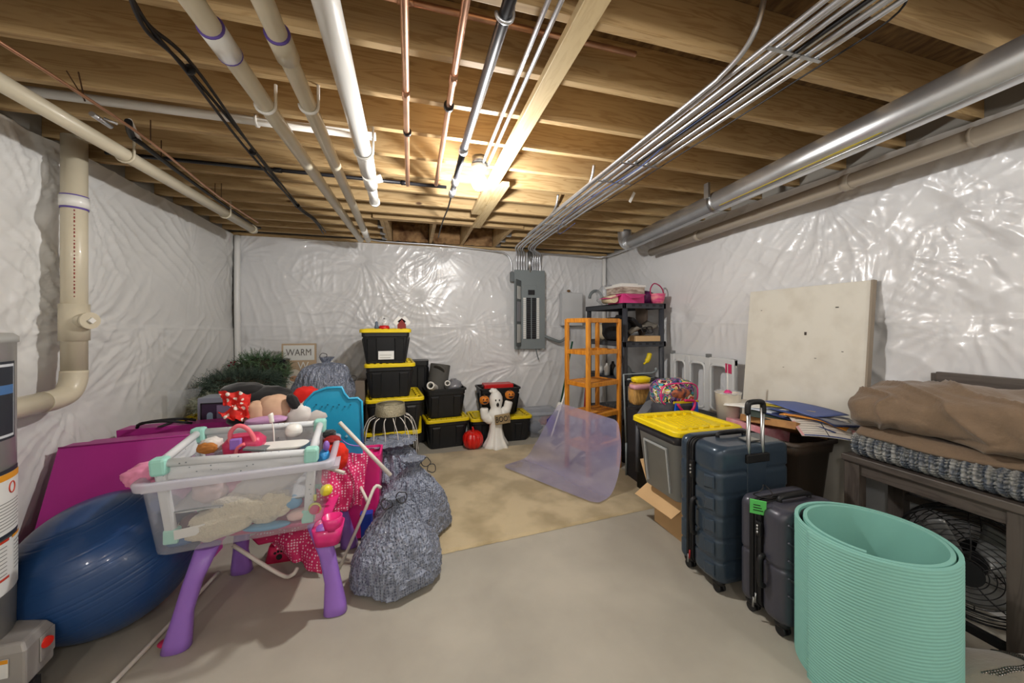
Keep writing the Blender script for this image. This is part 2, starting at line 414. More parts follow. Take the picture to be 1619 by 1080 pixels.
# ================================================================ PIPES AND WIRES UNDER THE CEILING
pvc = M('pvc_cream', (206,196,172), .38, coat=.2, var=.04, scale=5)
pvcw = M('pvc_white', (232,230,224), .3, coat=.3)
pvcg = M('pvc_taupe', (164,153,138), .4, coat=.1, var=.04)
purple = M('purple_primer', (98,78,156), .5); inkm = M('pipe_ink', (60,54,60), .6); redink = M('red_ink', (150,60,56), .6)
copper = M('copper', (206,158,128), .34, .85, var=.15, scale=9)
blk = M('black_iron', (34,34,38), .38, var=.1); blkp = M('black_plastic', (26,26,28), .45)
emt = M('conduit_steel', (206,208,212), .34, .85, var=.08, scale=8)
duct = M('galvanised_duct', (214,216,218), .30, .88, var=.10, scale=5, bump=.05, bscale=6)
blue_w = M('blue_wire', (60,80,130), .5)
def hanger(p, r, col, top=ZJ, side=1):
    p = Vector(p); mb = MB()
    pts = [(p.x+side*(r+.006), p.y, top)]+[(p.x+(r+.006)*math.cos(a), p.y, p.z+(r+.006)*math.sin(a)) for a in [(-side*PI*k/10 if side > 0 else PI+PI*k/10) for k in range(0, 11)]]
    mb.tube(pts, .007, 6); return mb
def pipe(name, label, pts, r, m, fits=(), hang=(), cat='pipe', hm=None, extra=(), group=None, hs=1):
    parts = [('pipe_run', MB().tube(pts, r, 20), m)]
    a, b = Vector(pts[0]), Vector(pts[-1])
    for t, L, rr, fm in fits:
        c = a.lerp(b, t); d = (b-a).normalized()*L/2
        parts.append(('coupling', MB().tube([c-d, c+d], rr, 20), fm or m))
    for t in hang:
        c = a.lerp(b, t); parts.append(('pipe_hanger', hanger(c, r, m, side=hs), hm or pvcw))
    return group_thing(name, label, cat, parts+list(extra), group)[0]
def tY(p, q, e, Y):
    a = ext(p, q, e); return (Y-a.y)/(q.y-a.y)
def ext(p, q, t):  # extend a run beyond its near end
    p, q = Vector(p), Vector(q); return p+(p-q)*t
z1 = 2.56
A0, A1 = H(303,0,z1), H(570,379,z1); A1.y = YB-.35 if A1.y > YB-.35 else A1.y
t = pipe('drain_pipe', 'cream plastic drain pipe with white coupling and purple primer mark, left of the ceiling pair', [ext(A0,A1,.6), A1], .036, pvc,
     fits=[(tY(A0,A1,.6,1.535), .13, .043, pvcw), (tY(A0,A1,.6,1.47), .005, .0435, purple), (tY(A0,A1,.6,1.60),.005,.0440,purple)], hang=[tY(A0,A1,.6,1.92)])
B0, B1 = H(415,0,z1), H(582,379,z1)
t = pipe('drain_pipe', 'cream plastic drain pipe with white coupling, right of the ceiling pair', [ext(B0,B1,.6), B1], .034, pvc,
     fits=[(tY(B0,B1,.6,1.50), .12, .042, pvc), (tY(B0,B1,.6,1.44),.005,.0425,purple), (.93, .28, .0345, pvcw)], hang=[tY(B0,B1,.6,1.87)])
z2 = 2.52
w0, w1 = H(515,0,z2), H(575,238,z2); w2 = H(592,318,z2-.01)
t, _ = group_thing('vent_pipe', 'glossy white plastic pipe ending in couplings near the bulb', 'pipe', [
   ('pipe_run', MB().tube([ext(w0,w1,1.0), w1], .042, 22), pvcw), ('coupling', MB().tube([w1, w1.lerp(w2,.35)], .047, 20), pvcw),
   ('coupling', MB().tube([w1.lerp(w2,.4), w1.lerp(w2,.62)], .044, 20).tube([w1.lerp(w2,.5)+Vector((.02,0,0)), w1.lerp(w2,.5)+Vector((.075,0,.02))], .026, 14), pvcw),
   ('coupling', MB().tube([w1.lerp(w2,.6), w2], .034, 20).tube([w2, w2+Vector((0,.03,0))], .040, 20), pvcw),
   ('pipe_hanger', hanger(w1, .044, pvcw), pvcw)])
# wall side pipe
l0, l1 = H(0,130,2.55), H(402,364,2.55)
pipe('drain_pipe', 'long cream plastic pipe running under the joists along the left wall', [ext(l0,l1,.25), l1], .038, pvc, fits=[(.985,.05,.044,pvc)], hang=[.42,.80], hs=1, hm=pvc)
xp = -1.955
part_pts = [(xp, 2.78, 2.64), (xp, 2.78, 1.62)]
top_y = 2.78
dash_mb = MB()
for k in range(26): dash_mb.box((xp+.030,top_y-.0475,1.70+.022*k),(xp+.034,top_y-.0440,1.70+.022*k+.006+.008*abs(math.sin(k*2.3))))
group_thing('wall_pipe', 'upright cream plastic drain pipe with cleanout tee on the left wall', 'pipe', [
   ('pipe_run', MB().tube([(xp,top_y,2.66),(xp,top_y,1.24)], .055, 24), pvc),
   ('coupling', MB().tube([(xp,top_y,2.30),(xp,top_y,2.235)], .062, 24), pvcw),
   ('primer_ring', MB().tube([(xp,top_y,2.235),(xp,top_y,2.225)], .0585, 24), purple),
   ('primer_ring', MB().tube([(xp,top_y,2.308),(xp,top_y,2.30)], .0585, 24), purple),
   ('cleanout_tee', MB().tube([(xp,top_y,1.66),(xp,top_y,1.44)], .064, 24).tube([(xp,top_y,1.56),(xp+.085,top_y-.03,1.56)], .045, 20), pvc),
   ('cleanout_plug', MB().tube([(xp+.085,top_y-.03,1.56),(xp+.10,top_y-.036,1.56)], .05, 20), pvc),
   ('plug_nut', MB().tube([(xp+.10,top_y-.036,1.56),(xp+.115,top_y-.042,1.56)], .018, 4), pvcw),
   ('elbow', MB().tube([(xp,top_y,1.26),(xp,top_y-.01,1.19),(xp,top_y-.05,1.13),(xp,top_y-.13,1.11),(xp,top_y-.20,1.11)], .058, 20, smooth_path=4), pvc),
   ('lower_run', MB().tube([(xp,top_y-.18,1.11),(xp,top_y-.62,1.10)], .055, 20), pvc),
   ('printed_line', dash_mb, redink, dict(kind='stuff'))])
# cross pipe inside a joist bay
pipe('supply_pipe', 'thin white plastic pipe crossing between two joists at the left', [(-1.95,2.38,ZJ+.045),(-.22,2.38,ZJ+.045)], .024, pvcw, fits=[(.63,.012,.034,pvcw)])
# copper
c0, c1 = H(639,0,2.58), H(644.5,292,2.58)
pipe('copper_pipe', 'copper pipe hanging under the joists, left of the two', [ext(c0,c1,1.0), c1], .0145, copper, fits=[(.655,.06,.018,copper)], hang=(), extra=[('clip', MB().tube([H(644,209,2.58)-Vector((0,.01,0)), H(644,209,2.58)+Vector((0,.01,0))], .022, 12), blkp)])
d0, d1 = H(737,0,2.58), H(689.5,292,2.58)
pipe('copper_pipe', 'copper pipe hanging under the joists, right of the two', [ext(d0,d1,1.0), d1], .0145, copper, fits=[(.62,.06,.018,copper)], extra=[('clip', MB().tube([H(709.5,168,2.58)-Vector((0,.012,0)), H(709.5,168,2.58)+Vector((0,.012,0))], .024, 12), blkp)])
pipe('copper_pipe', 'thin copper pipe crossing over the two hanging copper pipes', [(-.55,1.385,ZJ+.07),(.95,1.385,ZJ+.07)], .012, copper, fits=[(.35,.06,.015,copper)])
pipe('copper_pipe', 'aged copper pipe with tee crossing above the nearest joists', [(-.62,1.07,ZJ+.05),(.165,1.07,ZJ+.05)], .013, copper, fits=[(.97,.05,.018,copper)])
# black gas pipe
k0, k1, k2 = H(806,0,2.54), H(733,236,2.54), H(714,308,2.54)
group_thing('gas_pipe', 'black iron gas pipe with steel fittings right of the copper pipes', 'pipe', [
   ('pipe_run', MB().tube([ext(k0,k1,1.0), k1], .021, 18), blk), ('coupling', MB().tube([k1-Vector((0,.02,0)), k1+Vector((0,.03,0))], .027, 16), emt),
   ('pipe_end', MB().tube([k1, k2], .019, 16), blk), ('valve', MB().tube([k1.lerp(k2,.55), k1.lerp(k2,.68)], .028, 12).tube([k1.lerp(k2,.85), k2], .025, 12), emt),
   ('strap', hanger(H(798,22,2.54), .022, emt), emt)])
cable = M('black_cable', (30,28,30), .5)
group_thing('gas_hose', 'thin dark flexible line running from the gas pipe to the rim joist', 'hose', [('hose_run', MB().tube([k2, H(708,330,2.58), H(700,350,2.6), H(693,375,2.62)], .007, 8, smooth_path=4), cable)])
# black cross pipe near the bulb
pipe('black_pipe', 'black pipe crossing between joists behind the copper pipe ends', [(-1.95,3.0,ZJ+.012),(.27,3.0,ZJ+.012)], .013, blk, fits=[(.85,.05,.018,blk),(.45,.05,.018,blk)])
# conduits to the lamp
for i, (a, b, lb) in enumerate((((867,0),(762,262),'left'), ((888,0),(771,262),'right'))):
    p, q = H(*a,2.615), H(*b,2.615)
    pipe('lamp_conduit', lb+' one of the two thin steel conduits running to the bulb', [ext(p,q,1.0), q], .0095, emt)
# cables on the left
cb = [H(190,-40,2.6), H(232,40,2.6), H(300,110,2.6), H(400,240,2.6), H(470,325,2.6), H(500,350,2.6), H(512,368,2.6)]
m1 = MB()
for k in range(3): m1.tube([p+Vector((.011*math.sin(i*1.7+k*2)+.008*(k-1), 0, .012*math.cos(i*1.3+k*2))) for i, p in enumerate(cb)], .0075, 6, smooth_path=8)
tie = MB()
for i in (2, 3, 4): tie.tube([cb[i]-Vector((0,.006,0)), cb[i]+Vector((0,.006,0))], .021, 10)
group_thing('cable_bundle', 'bundle of black cables stapled diagonally under the joists', 'cable', [('cable', m1, cable), ('tie', tie, blkp)])
g = [H(-40,42,2.58), H(110,137,2.58), H(240,226,2.58), H(345,310,2.58), H(408,352,2.6)]
group_thing('copper_line', 'slim soldered copper line sloping below the joists over the left wall', 'pipe', [
   ('pipe_run', MB().tube(g, .0075, 8, smooth_path=4), copper), ('valve', MB().tube([H(145,180,2.58), H(175,200,2.58)], .013, 10).tube([H(165,187,2.58), H(185,196,2.56)], .006, 8), emt)])
g = [H(203,192,2.62), H(208,215,2.60), H(225,228,2.59), H(300,285,2.59), H(400,356,2.6), H(412,360,2.62)]
group_thing('insulated_line', 'black foam sleeved line beside the slim copper line', 'pipe', [('pipe_run', MB().tube(g, [.016,.015,.014,.012,.012,.012], 10, smooth_path=4), blkp), ('valve', MB().tube([H(205,190,2.63), H(222,225,2.6)], .011, 8), pvcw)])
# wire hooks holding lines
rust = M('rusty_wire', (84,60,40), .7, .5)
for a, lb in (((105,112,135,160),'nearest rusty wire hook on the slim copper line, left leg'),((124,114,134,160),'nearest rusty wire hook on the slim copper line, right leg'),((238,190,238,228),'left rusty wire hook where the black sleeved line begins'),((255,222,255,250),'right rusty wire hook where the black sleeved line begins'),((340,290,340,310),'left one of the farthest rusty wire hooks on the slim line'),((350,290,350,312),'right one of the farthest rusty wire hooks on the slim line')):
    p = H(a[0],a[1],2.655); q = H(a[2],a[3],2.585)
    single('wire_hook', MB().tube([p,q],.0028,6), rust, lb, 'hook')
# round duct and taupe pipe on the right
D0 = Vector((2.500,3.72,2.52)); D1 = H(1619,92,2.52)
Dn = ext(D1, D0, .45); dr = .080
du = [('duct_run', MB().tube([Dn, D0], dr, 32), duct), ('elbow', MB().tube([D0+Vector((0,-.02,0)), D0+Vector((0,.07,0)), D0+Vector((-.01,.12,.06)), D0+Vector((-.01,.13,.16))], .082, 24, smooth_path=3), duct)]
for k in (0, .02, .05): du.append(('seam_ring', MB().tube([D0+Vector((0,k,0)), D0+Vector((0,k+.008,0))], .086, 28), duct))
sp = D0.lerp(D1, .47)
du.append(('strap', MB().tube([sp-Vector((0,.022,0)), sp+Vector((0,.022,0))], .0835, 28).box((sp.x-.105,sp.y-.022,sp.z+.02),(sp.x-.085,sp.y+.022,ZJ)), hg, dict(kind='stuff')))
du.append(('seam_line', MB().tube([Dn+Vector((-.035,0,-.073)), D0+Vector((-.035,0,-.073))], .003, 6), hg))
dy = (D1-D0)
ym = M('yellow_mark', (178,160,40), .5)
du.append(('yellow_stripe', MB().tube([D0.lerp(D1,.50)+Vector((-.052,0,-.0605)), D0.lerp(D1,.86)+Vector((-.052,0,-.0605))], .0035, 6), ym))
group_thing('round_duct', 'shiny galvanised round duct running along the right wall under the joists', 'duct', du)
P0 = Vector((2.83,3.80,2.43)); P1 = Vector((2.70,.98,2.475)); Pn = ext(P1,P0,.4)
pipe('taupe_pipe', 'taupe plastic pipe below the round duct at the right wall', [Pn, P0], .047, pvcg, fits=[(.46,.05,.053,pvcg),(.32,.015,.051,pvcg),(.80,.06,.052,pvcg)], hang=())

# conduit bundle to the panel
xs1 = [1.325,1.355,1.385,1.412]; xs2 = [1.475,1.502,1.528,1.556]
ptx = [1.440,1.478,1.515,1.552, 1.690,1.722,1.755,1.788]
for i, x in enumerate(xs1+xs2):
    tx = ptx[i]+.02; z = 2.615-(i % 2)*.012
    pts = [(x,-1.2,z),(x,1.0,z),(x,3.0,z),(x+.01,4.2,z-.01),(x+.3*(tx-x),4.72,z-.01),(tx-.01,4.96,2.585),(tx,5.01,2.50),(tx,5.01,2.39),(tx,5.01,2.31)]
    pts = [Vector(p) for p in pts]
    sm = [pts[0],pts[1]]+catmull(pts[2:], 5)
    single('conduit', MB().tube(sm, .0105, 10), emt, ['outer left','second','third','fourth','fifth','sixth','seventh','outer right'][i]+' steel conduit of the bundle bending into the breaker panel, from the left', 'conduit', group='conduits to the breaker panel')
def stub(pts, lab): single('conduit', MB().tube([Vector(p) for p in pts], .0105, 10, smooth_path=6), emt, lab, 'conduit')
stub([(1.295,3.2,2.61),(1.293,1.5,2.61),(1.29,1.25,2.615),(1.285,1.12,2.65),(1.28,1.06,2.74),(1.278,1.05,2.86)], 'steel conduit curving up into the joists beside the conduit bundle')
stub([(1.30,3.3,2.60),(1.30,2.6,2.605),(1.297,2.45,2.63),(1.295,2.40,2.72)], 'short steel conduit bending up beside the middle of the bundle')
stub([(1.30,4.0,2.60),(1.30,3.35,2.605),(1.297,3.15,2.64),(1.295,3.08,2.74)], 'short steel conduit bending up beside the far part of the bundle')
stub([V(565,372,5.04),V(600,381,5.03),V(700,388,5.03),V(780,397,5.03),V(800,402,5.03),V(808,414,5.03),V(809,430,5.03)], 'steel conduit along the top of the back wall ending at the switch box')
stub([(2.62,5.04,2.59),(2.2,5.04,2.60),(1.90,5.03,2.60),(1.84,5.02,2.56),(1.825,5.01,2.48),(1.825,5.01,2.31)], 'steel conduit coming from the right corner into the breaker panel')
stub([(2.62,5.04,2.59),(2.75,4.98,2.585),(2.88,4.8,2.59),(2.88,4.0,2.60)], 'steel conduit turning the right rear corner under the duct')
single('service_pipe', MB().tube([(1.66,5.015,2.62),(1.66,5.015,2.31)], .032, 16), duct, 'thick grey service conduit at the centre of the panel top', 'conduit')
for (y, zz) in ((1.05,2.6),(2.05,2.6),(2.35,2.6),(3.5,2.6)):
    single('conduit_strap', MB().box((1.30,y,2.585),(1.43,y+.014,2.590)).box((1.46,y,2.585),(1.575,y+.014,2.590)).box((1.425,y,2.585),(1.465,y+.014,2.5895)), hg,
      {1.05:'nearest',2.05:'second nearest',2.35:'second farthest',3.5:'farthest'}[y]+' metal strap holding the conduit bundle to a joist', 'strap', group='straps on the conduit bundle')
single('blue_wire', MB().tube([(1.45,1.0,2.60),(1.43,1.7,2.595),(1.46,2.1,2.585),(1.43,2.6,2.59),(1.45,3.2,2.595),(1.50,3.55,2.57),(1.58,3.7,2.55),(1.62,3.4,2.59)], .0032, 6, smooth_path=6), blue_w, 'thin blue wire woven between the conduits', 'wire')
single('black_wire', MB().tube([(1.44,-.5,2.60),(1.445,1.2,2.60),(1.43,1.9,2.60),(1.44,2.4,2.62)], .009, 8, smooth_path=6), blkp, 'black cable lying between the two rows of conduits', 'wire')
single('black_wire', MB().tube([(1.60,.80,2.66),(1.61,.86,2.60),(1.615,1.2,2.60),(1.612,2.0,2.60),(1.605,2.8,2.60),(1.60,3.15,2.62),(1.60,3.35,2.655)], .004, 6, smooth_path=6), cable, 'thin dark wire sagging along the right side of the conduits', 'wire')
single('hanging_strap', MB().box((-.012,-.001,-.1),(.012,.001,0), Matrix.Translation((1.83,2.68,2.67))@Matrix.Rotation(.5,4,'Y')), pvcw, 'short white strap hanging from a joist right of the conduits', 'strap')

# ---------------------------------------------------------------- bulb
bx, by, bz = BULB_AT
emb = M('bulb_glass', (255,250,240), .3); bn = emb.node_tree.nodes['Principled BSDF']
bn.inputs['Emission Color'].default_value = (1,.93,.82,1); bn.inputs['Emission Strength'].default_value = 40
chro = M('lamp_chrome', (200,200,200), .2, 1.0)
lt, lp_ = group_thing('ceiling_bulb', 'lit round bulb in a bare holder on a junction box under the joists', 'lamp', [
   ('junction_box', MB().tube([(bx,by-.02,2.66),(bx,by-.02,2.615)], .052, 8), hg),
   ('holder', MB().lathe([(.055,.112),(.052,.09),(.034,.075),(.030,.045),(.02,.04)], 20, (bx,by,bz)), pvcw),
   ('bulb', MB().ball((bx,by,bz), (.052,.052,.056), 24, 16), emb)])
lp_[2].visible_shadow = True
def lamp(name, loc, power, r):
    ld = bpy.data.lights.new(name, 'POINT'); ld.energy = power; ld.shadow_soft_size = r; ld.color = (1, .985, .965)
    lo = bpy.data.objects.new(name, ld); C.objects.link(lo); lo.location = loc; return lo
lo = lamp('bulb_light', (bx, by, bz-.075), BULB_POWER, .045)
for i, (x, y) in enumerate(((.35,-1.0),(2.1,-.9),(-1.2,-1.1))):  # unseen bulbs behind the camera, several added for an even fill light
    group_thing('ceiling_bulb', ['middle','right','left'][i]+' unseen fill bulb behind the camera on the joists', 'lamp', [
     ('holder', MB().lathe([(.055,.16),(.052,.09),(.034,.075),(.030,.045),(.02,.04)], 16, (x,y,bz)), pvcw), ('bulb', MB().ball((x,y,bz), (.043,.043,.047), 14, 10), emb)])
    lamp('bulb_light', (x, y, bz-.06), REAR_FILL_POWER, .10)

# ================================================================ ELECTRICAL PANEL
gp = M('panel_grey', (128,136,138), .45); gpd = M('panel_grey_dark', (108,115,117), .5); wht = M('label_white', (226,226,222), .5); brk = M('breaker_black', (28,28,32), .5)
p0 = V(812,552,5.03); p1 = V(860,429,5.03)
pw, ph = p1.x-p0.x, p1.z-p0.z
t = thing('breaker_panel', 'grey steel breaker panel with open door on the back wall', 'electrical panel', (p0.x, 5.06, p0.z))
part('back_box', MB().box((.02,-.06,0),(pw-.005,0,ph)), gp, t, bev=.004)
part('cover', MB().box((0,-.075,-.0),(pw,-.06,ph)).box((.13,-.079,.14),(pw-.13,-.075,ph-.22)), gp, t, bev=.003)
dv = Vector((-.135,-.19,0))
def dcard(q0, q1, za, zb_, m, nm, par, off=0.0):
    nn = Vector((-.19,.135,0)).normalized()*-off
    A, B = Vector((.10,-.082,0))+dv*q0+nn, Vector((.10,-.082,0))+dv*q1+nn
    return part(nm, MB().add([(A.x,A.y,za),(B.x,B.y,za),(B.x,B.y,zb_),(A.x,A.y,zb_)],[(0,1,2,3)]), m, par, sol=.004)
door = dcard(0, 1, .05, ph-.16, gpd, 'panel_door', t)
dcard(.18,.78,.10,.36,wht,'door_card',door,.005); dcard(.18,.78,.40,.68,M('card_grey',(160,160,168),.5),'door_card',door,.005); dcard(.18,.78,.72,.90,wht,'door_card',door,.005)
cx = pw*.54; zb0, zb1 = .15, ph-.40; nb = 20; hb = (zb1-zb0)/nb
bm = MB().box((0,0,0),(.062,.012,hb*.86)); lbm = MB().box((0,0,0),(.04,.004,hb*.86))
bo = part('breaker', bm, brk, t, at=(cx-.072,-.091,zb0)); lo2 = part('circuit_label', lbm, wht, t, at=(cx-.122,-.083,zb0))
for i in range(nb):
    for k, dx in ((0,-.072),(1,.010)):
        if i == 0 and k == 0: continue
        o = bo.copy(); C.objects.link(o); o.location = (cx+dx,-.091,zb0+i*hb); o.parent = t
    for k, dx in ((0,-.122),(1,.082)):
        if i == 0 and k == 0: continue
        o = lo2.copy(); C.objects.link(o); o.location = (cx+dx,-.083,zb0+i*hb); o.parent = t
part('main_breaker', MB().box((cx-.05,-.095,ph-.36),(cx+.05,-.079,ph-.29)), brk, t, bev=.003)
single('switch_box', MB().box((1.372,5.0,2.17),(1.42,5.07,2.31)), gpd, 'small grey switch box left of the breaker panel', 'switch', bev=.004)
single('ground_wire', MB().tube([(1.76,5.03,1.20),(1.765,5.0,1.12),(1.79,4.99,1.03)], .008, 8), gpd, 'short grey cable end poking out below the breaker panel', 'wire')
a, b = V(883,515,5.03), V(921,466,5.03)
t = thing('telecom_box', 'white low voltage wiring box right of the breaker panel', 'wiring box', ((a.x+b.x)/2, 5.06, a.z))
part('case', MB().box((-.17,-.10,0),(.17,0,b.z-a.z+.02)), M('box_white',(206,208,210),.4), t, bev=.01)
part('hinge', MB().box((-.165,-.112,.005),(-.145,-.10,b.z-a.z+.01)), M('box_white',(206,208,210),.4), t)
single('flexible_conduit', MB().tube([V(860,531,5.03),V(872,536,5.0),V(886,540,5.0),V(896,532,5.0),V(897,522,5.01),V(897,515,5.02)], .022, 12, smooth_path=6), gp, 'grey conduit looping from the breaker panel to the white box', 'conduit')
single('wall_pin', MB().ball((2.30,5.055,2.06),(.03,.01,.02),8,6), M('rust_stain',(120,86,50),.9), 'rusty stain tab above the white wiring box', 'tab')

# ================================================================ TOTES
ylw = M('yellow_lid', (226,198,14), .42, var=.05, scale=8); bkt = M('black_tote', (27,28,30), .42, var=.05, bump=.05, bscale=30)
def tote_body(w, d, h, taper=.05, lip=.02, rr=.04, t=.006, open_=False):
    b = MB(); lv = [(0, w-2*taper, d-2*taper, rr), (.004, w-2*taper+.008, d-2*taper+.008, rr), (h-.075, w-.03, d-.03, rr), (h-.07, w-.012, d-.012, rr), (h-.004, w-.008, d-.008, rr)]
    if open_:
        lv += [(h, w, d, rr), (h, w-.02, d-.02, rr), (h-.01, w-.02, d-.02, rr), (h-.07, w-.03, d-.03, rr), (.012, w-2*taper-.012, d-2*taper-.012, rr)]
    b.loft(lv, 4, False); return b
def tote_ribs(w, d, h, taper=.05):
    b = MB()
    for sx in (-1, 1):        # upright panels pressed into each side
        for k in (-.28, .28):
            b.add([(k*w-.05, sx*(d/2-taper-.002), .02), (k*w+.05, sx*(d/2-taper-.002), .02), (k*w+.05, sx*(d/2-.012), h-.085), (k*w-.05, sx*(d/2-.012), h-.085),
                   (k*w-.04, sx*(d/2-taper+.012), .03), (k*w+.04, sx*(d/2-taper+.012), .03), (k*w+.04, sx*(d/2+.000), h-.10), (k*w-.04, sx*(d/2+.000), h-.10)],
                  [(4,5,6,7),(0,1,5,4),(1,2,6,5),(2,3,7,6),(3,0,4,7)])
            b.add([(sx*(w/2-taper-.002), k*d-.04, .02), (sx*(w/2-taper-.002), k*d+.04, .02), (sx*(w/2-.012), k*d+.04, h-.085), (sx*(w/2-.012), k*d-.04, h-.085),
                   (sx*(w/2-taper+.012), k*d-.03, .03), (sx*(w/2-taper+.012), k*d+.03, .03), (sx*(w/2+.000), k*d+.03, h-.10), (sx*(w/2+.000), k*d-.03, h-.10)],
                  [(4,5,6,7),(0,1,5,4),(1,2,6,5),(2,3,7,6),(3,0,4,7)])
    return b
def tote_lid(w, d, h):
    b = MB(); W2, D2 = w+.03, d+.03
    b.loft([(h-.028, W2, D2, .05), (h+.002, W2, D2, .05), (h+.010, W2-.012, D2-.012, .05), (h+.010, W2-.055, D2-.055, .05), (h-.004, W2-.075, D2-.075, .045), (h-.004, W2-.16, D2-.16, .03), (h+.006, W2-.18, D2-.18, .03)], 5, False)
    return b
def lid_detail(w, d, h):
    b = MB(); n = 7
    for i in range(n):
        for s in (-1, 1):
            x = -w*.38+w*.76*i/(n-1); b.box((x-.018, s*(d/2-.045)-.016, h-.006), (x+.018, s*(d/2-.045)+.016, h+.008))
    for i in range(4):
        for s in (-1, 1):
            y = -d*.28+d*.56*i/3; b.box((s*(w/2-.045)-.016, y-.018, h-.006), (s*(w/2-.045)+.016, y+.018, h+.008))
    return b
def tote(label, w, d, h, loc, rz=0, lid=True, open_=False, body=bkt, lidm=ylw, group=None, taper=.05):
    t = thing('storage_tote', label, 'storage tote', loc, rz, group)
    b = part('body', tote_body(w, d, h, taper, open_=open_), body, t, bev=.003)
    part('ribs', tote_ribs(w, d, h, taper), body, t, kind='stuff')
    if lid:
        l = part('lid', tote_lid(w, d, h), lidm, t, bev=.002); part('lid_ribs', lid_detail(w, d, h+.006), lidm, l, kind='stuff')
    if open_:
        part('rim', MB().loft([(h-.02, w+.02, d+.02, .04), (h+.004, w+.02, d+.02, .04), (h+.004, w-.015, d-.015, .03), (h-.02, w-.015, d-.015, .03)], 5, False, cap0=False, cap1=False), body, t)
    return t
TG = 'black totes with yellow lids at the back wall'
W1, D1_, HT = .50, .76, .362
xc = -.245
tc = [(xc+.045,4.46,0,-.02,'black tote with yellow lid at the very bottom of the tall stack', .58),(xc+.04,4.40,HT+.012,.10,'black tote with yellow lid, second from the bottom of the tall stack', .58),
      (xc-.01,4.42,2*(HT+.012),.08,'black tote with yellow lid, second from the top of the tall stack', .50),(xc-.035,4.40,3*(HT+.012),.01,'black tote with yellow lid topmost on the tall stack, carrying a snow globe', .50)]
for x, y, z, r, lb, w in tc:
    tt = tote(lb, w, .66, HT-.0, (x, y, z), r, group=TG)
    if 'topmost' in lb:
        c = part('paper_label', MB().box((-.075,-.312,.045),(.085,-.309,.135)), wht, tt); part('label_print', MB().box((-.06,-.3135,.06),(.05,-.312,.066)).box((-.06,-.3135,.09),(.06,-.312,.094)), M('faint_ink',(150,150,140),.6), c)
tote('black tote with yellow lid on the floor under the open bin of rolled mats', .52, .54, .36, (.40,4.78,0), .12, group=TG)
t = tote('open black tote holding rolled grey mat and paper tubes', .50, .52, .36, (.385,4.80,.375), .10, lid=False, open_=True)
tote('wide black tote with yellow lid on the floor behind the ghost figure', .80, .44, .33, (1.13,4.76,0), 0, group=TG)
tote('open black tote with red items above the wide tote behind the ghost', .54, .36, .36, (1.12,4.78,.345), .04, lid=False, open_=True)
tote('black tote standing behind the tall stack against the back wall', .46, .26, 1.08, (-.02,4.93,0), 0, lid=False, body=bkt)
redg = M('red_gloss', (196,28,30), .35)
single('gift_box', MB().box((.92,4.68,.62),(1.32,4.88,.745)), redg, 'flat red box lying in the open tote behind the ghost', 'box', bev=.01)
single('garland', MB().ball((1.0,4.80,.69),(.10,.09,.05),18,10,fn=lambda d: 1+.3*nz(d,4)), blkp, 'dark tangled string lights at the left of the open tote', 'lights')
# rolled mat and tubes in the open tote
gm = M('grey_felt', (84,82,78), .8, var=.08)
def roll(c0, c1, r, name, label, cat, m, hole=.5, inner=None, group=None):
    a, b = Vector(c0), Vector(c1); mb = MB().tube([a, b], r, 28, caps=False).tube([b, a], r*hole, 24, caps=False)
    d = (b-a).normalized(); up = d.orthogonal().normalized(); bi = d.cross(up); vs = []
    for p in (a, b):
        ring = []
        for rr in (r, r*hole): ring.append([p+(up*math.cos(2*PI*k/24)+bi*math.sin(2*PI*k/24))*rr for k in range(24)])
        mb.rings(ring, False, False, False)
    return single(name, mb, m, label, cat, group=group)
single('rolled_mat', MB().tube([(.28,4.78,.52),(.36,4.84,1.02)], .13, 28).tube([(.33,4.70,.97),(.34,4.71,.985)], .08, 20), gm, 'thick dark grey rolled mat leaning out of the open tote', 'mat', bev=.015)
roll(H(673,625,.98).lerp(Vector((.22,4.55,.80)),.9), (.30,4.8,.70), .045, 'paper_tube', 'white paper tube left of the rolled mat in the tote', 'tube', M('paper',(220,218,212),.7), .7)
roll((.43,4.62,.80), (.45,4.88,.66), .036, 'paper_tube', 'white paper tube right of the rolled mat in the tote', 'tube', MATS['paper'], .65)
single('crumpled_bag', MB().ball((.53,4.74,.74),(.10,.12,.09),20,14,fn=lambda d: 1+.35*nz(d,5)), M('foil_grey',(150,150,156),.3,.3), 'crumpled silvery bag in the open tote of rolls', 'bag')
# clear tote with clothes
clr = M('clear_plastic', (214,220,232), .12, alpha=.26, coat=.3)
t = thing('clear_tote', 'clear lidded tote full of clothes right of the ghost', 'storage tote', (1.76,4.82,0))
part('body', MB().loft([(0,.40,.34,.03),(.30,.46,.40,.04)], 4, True, cap1=False), clr, t, sol=.004)
part('lid', MB().loft([(.30,.49,.42,.04),(.325,.49,.42,.04),(.33,.46,.39,.04),(.345,.45,.38,.04)], 4, True), M('clear_lid',(190,196,206),.2,alpha=.5), t)
for i, (x, y, z, col, lb) in enumerate(((1.68,4.80,.10,(84,96,118),'blue grey folded clothes in the left of the clear tote'),(1.85,4.78,.17,(170,80,90),'red and white patterned cloth in the clear tote'),(1.80,4.76,.07,(186,186,186),'pale grey cloth at the bottom of the clear tote'))):
    single('folded_clothes', MB().ball((x,y,z),(.13,.12,.08),22,12,fn=lambda d: 1+.3*nz(d,3,i*9)), ('cloth%d'%i, col, .9), lb, 'clothes')

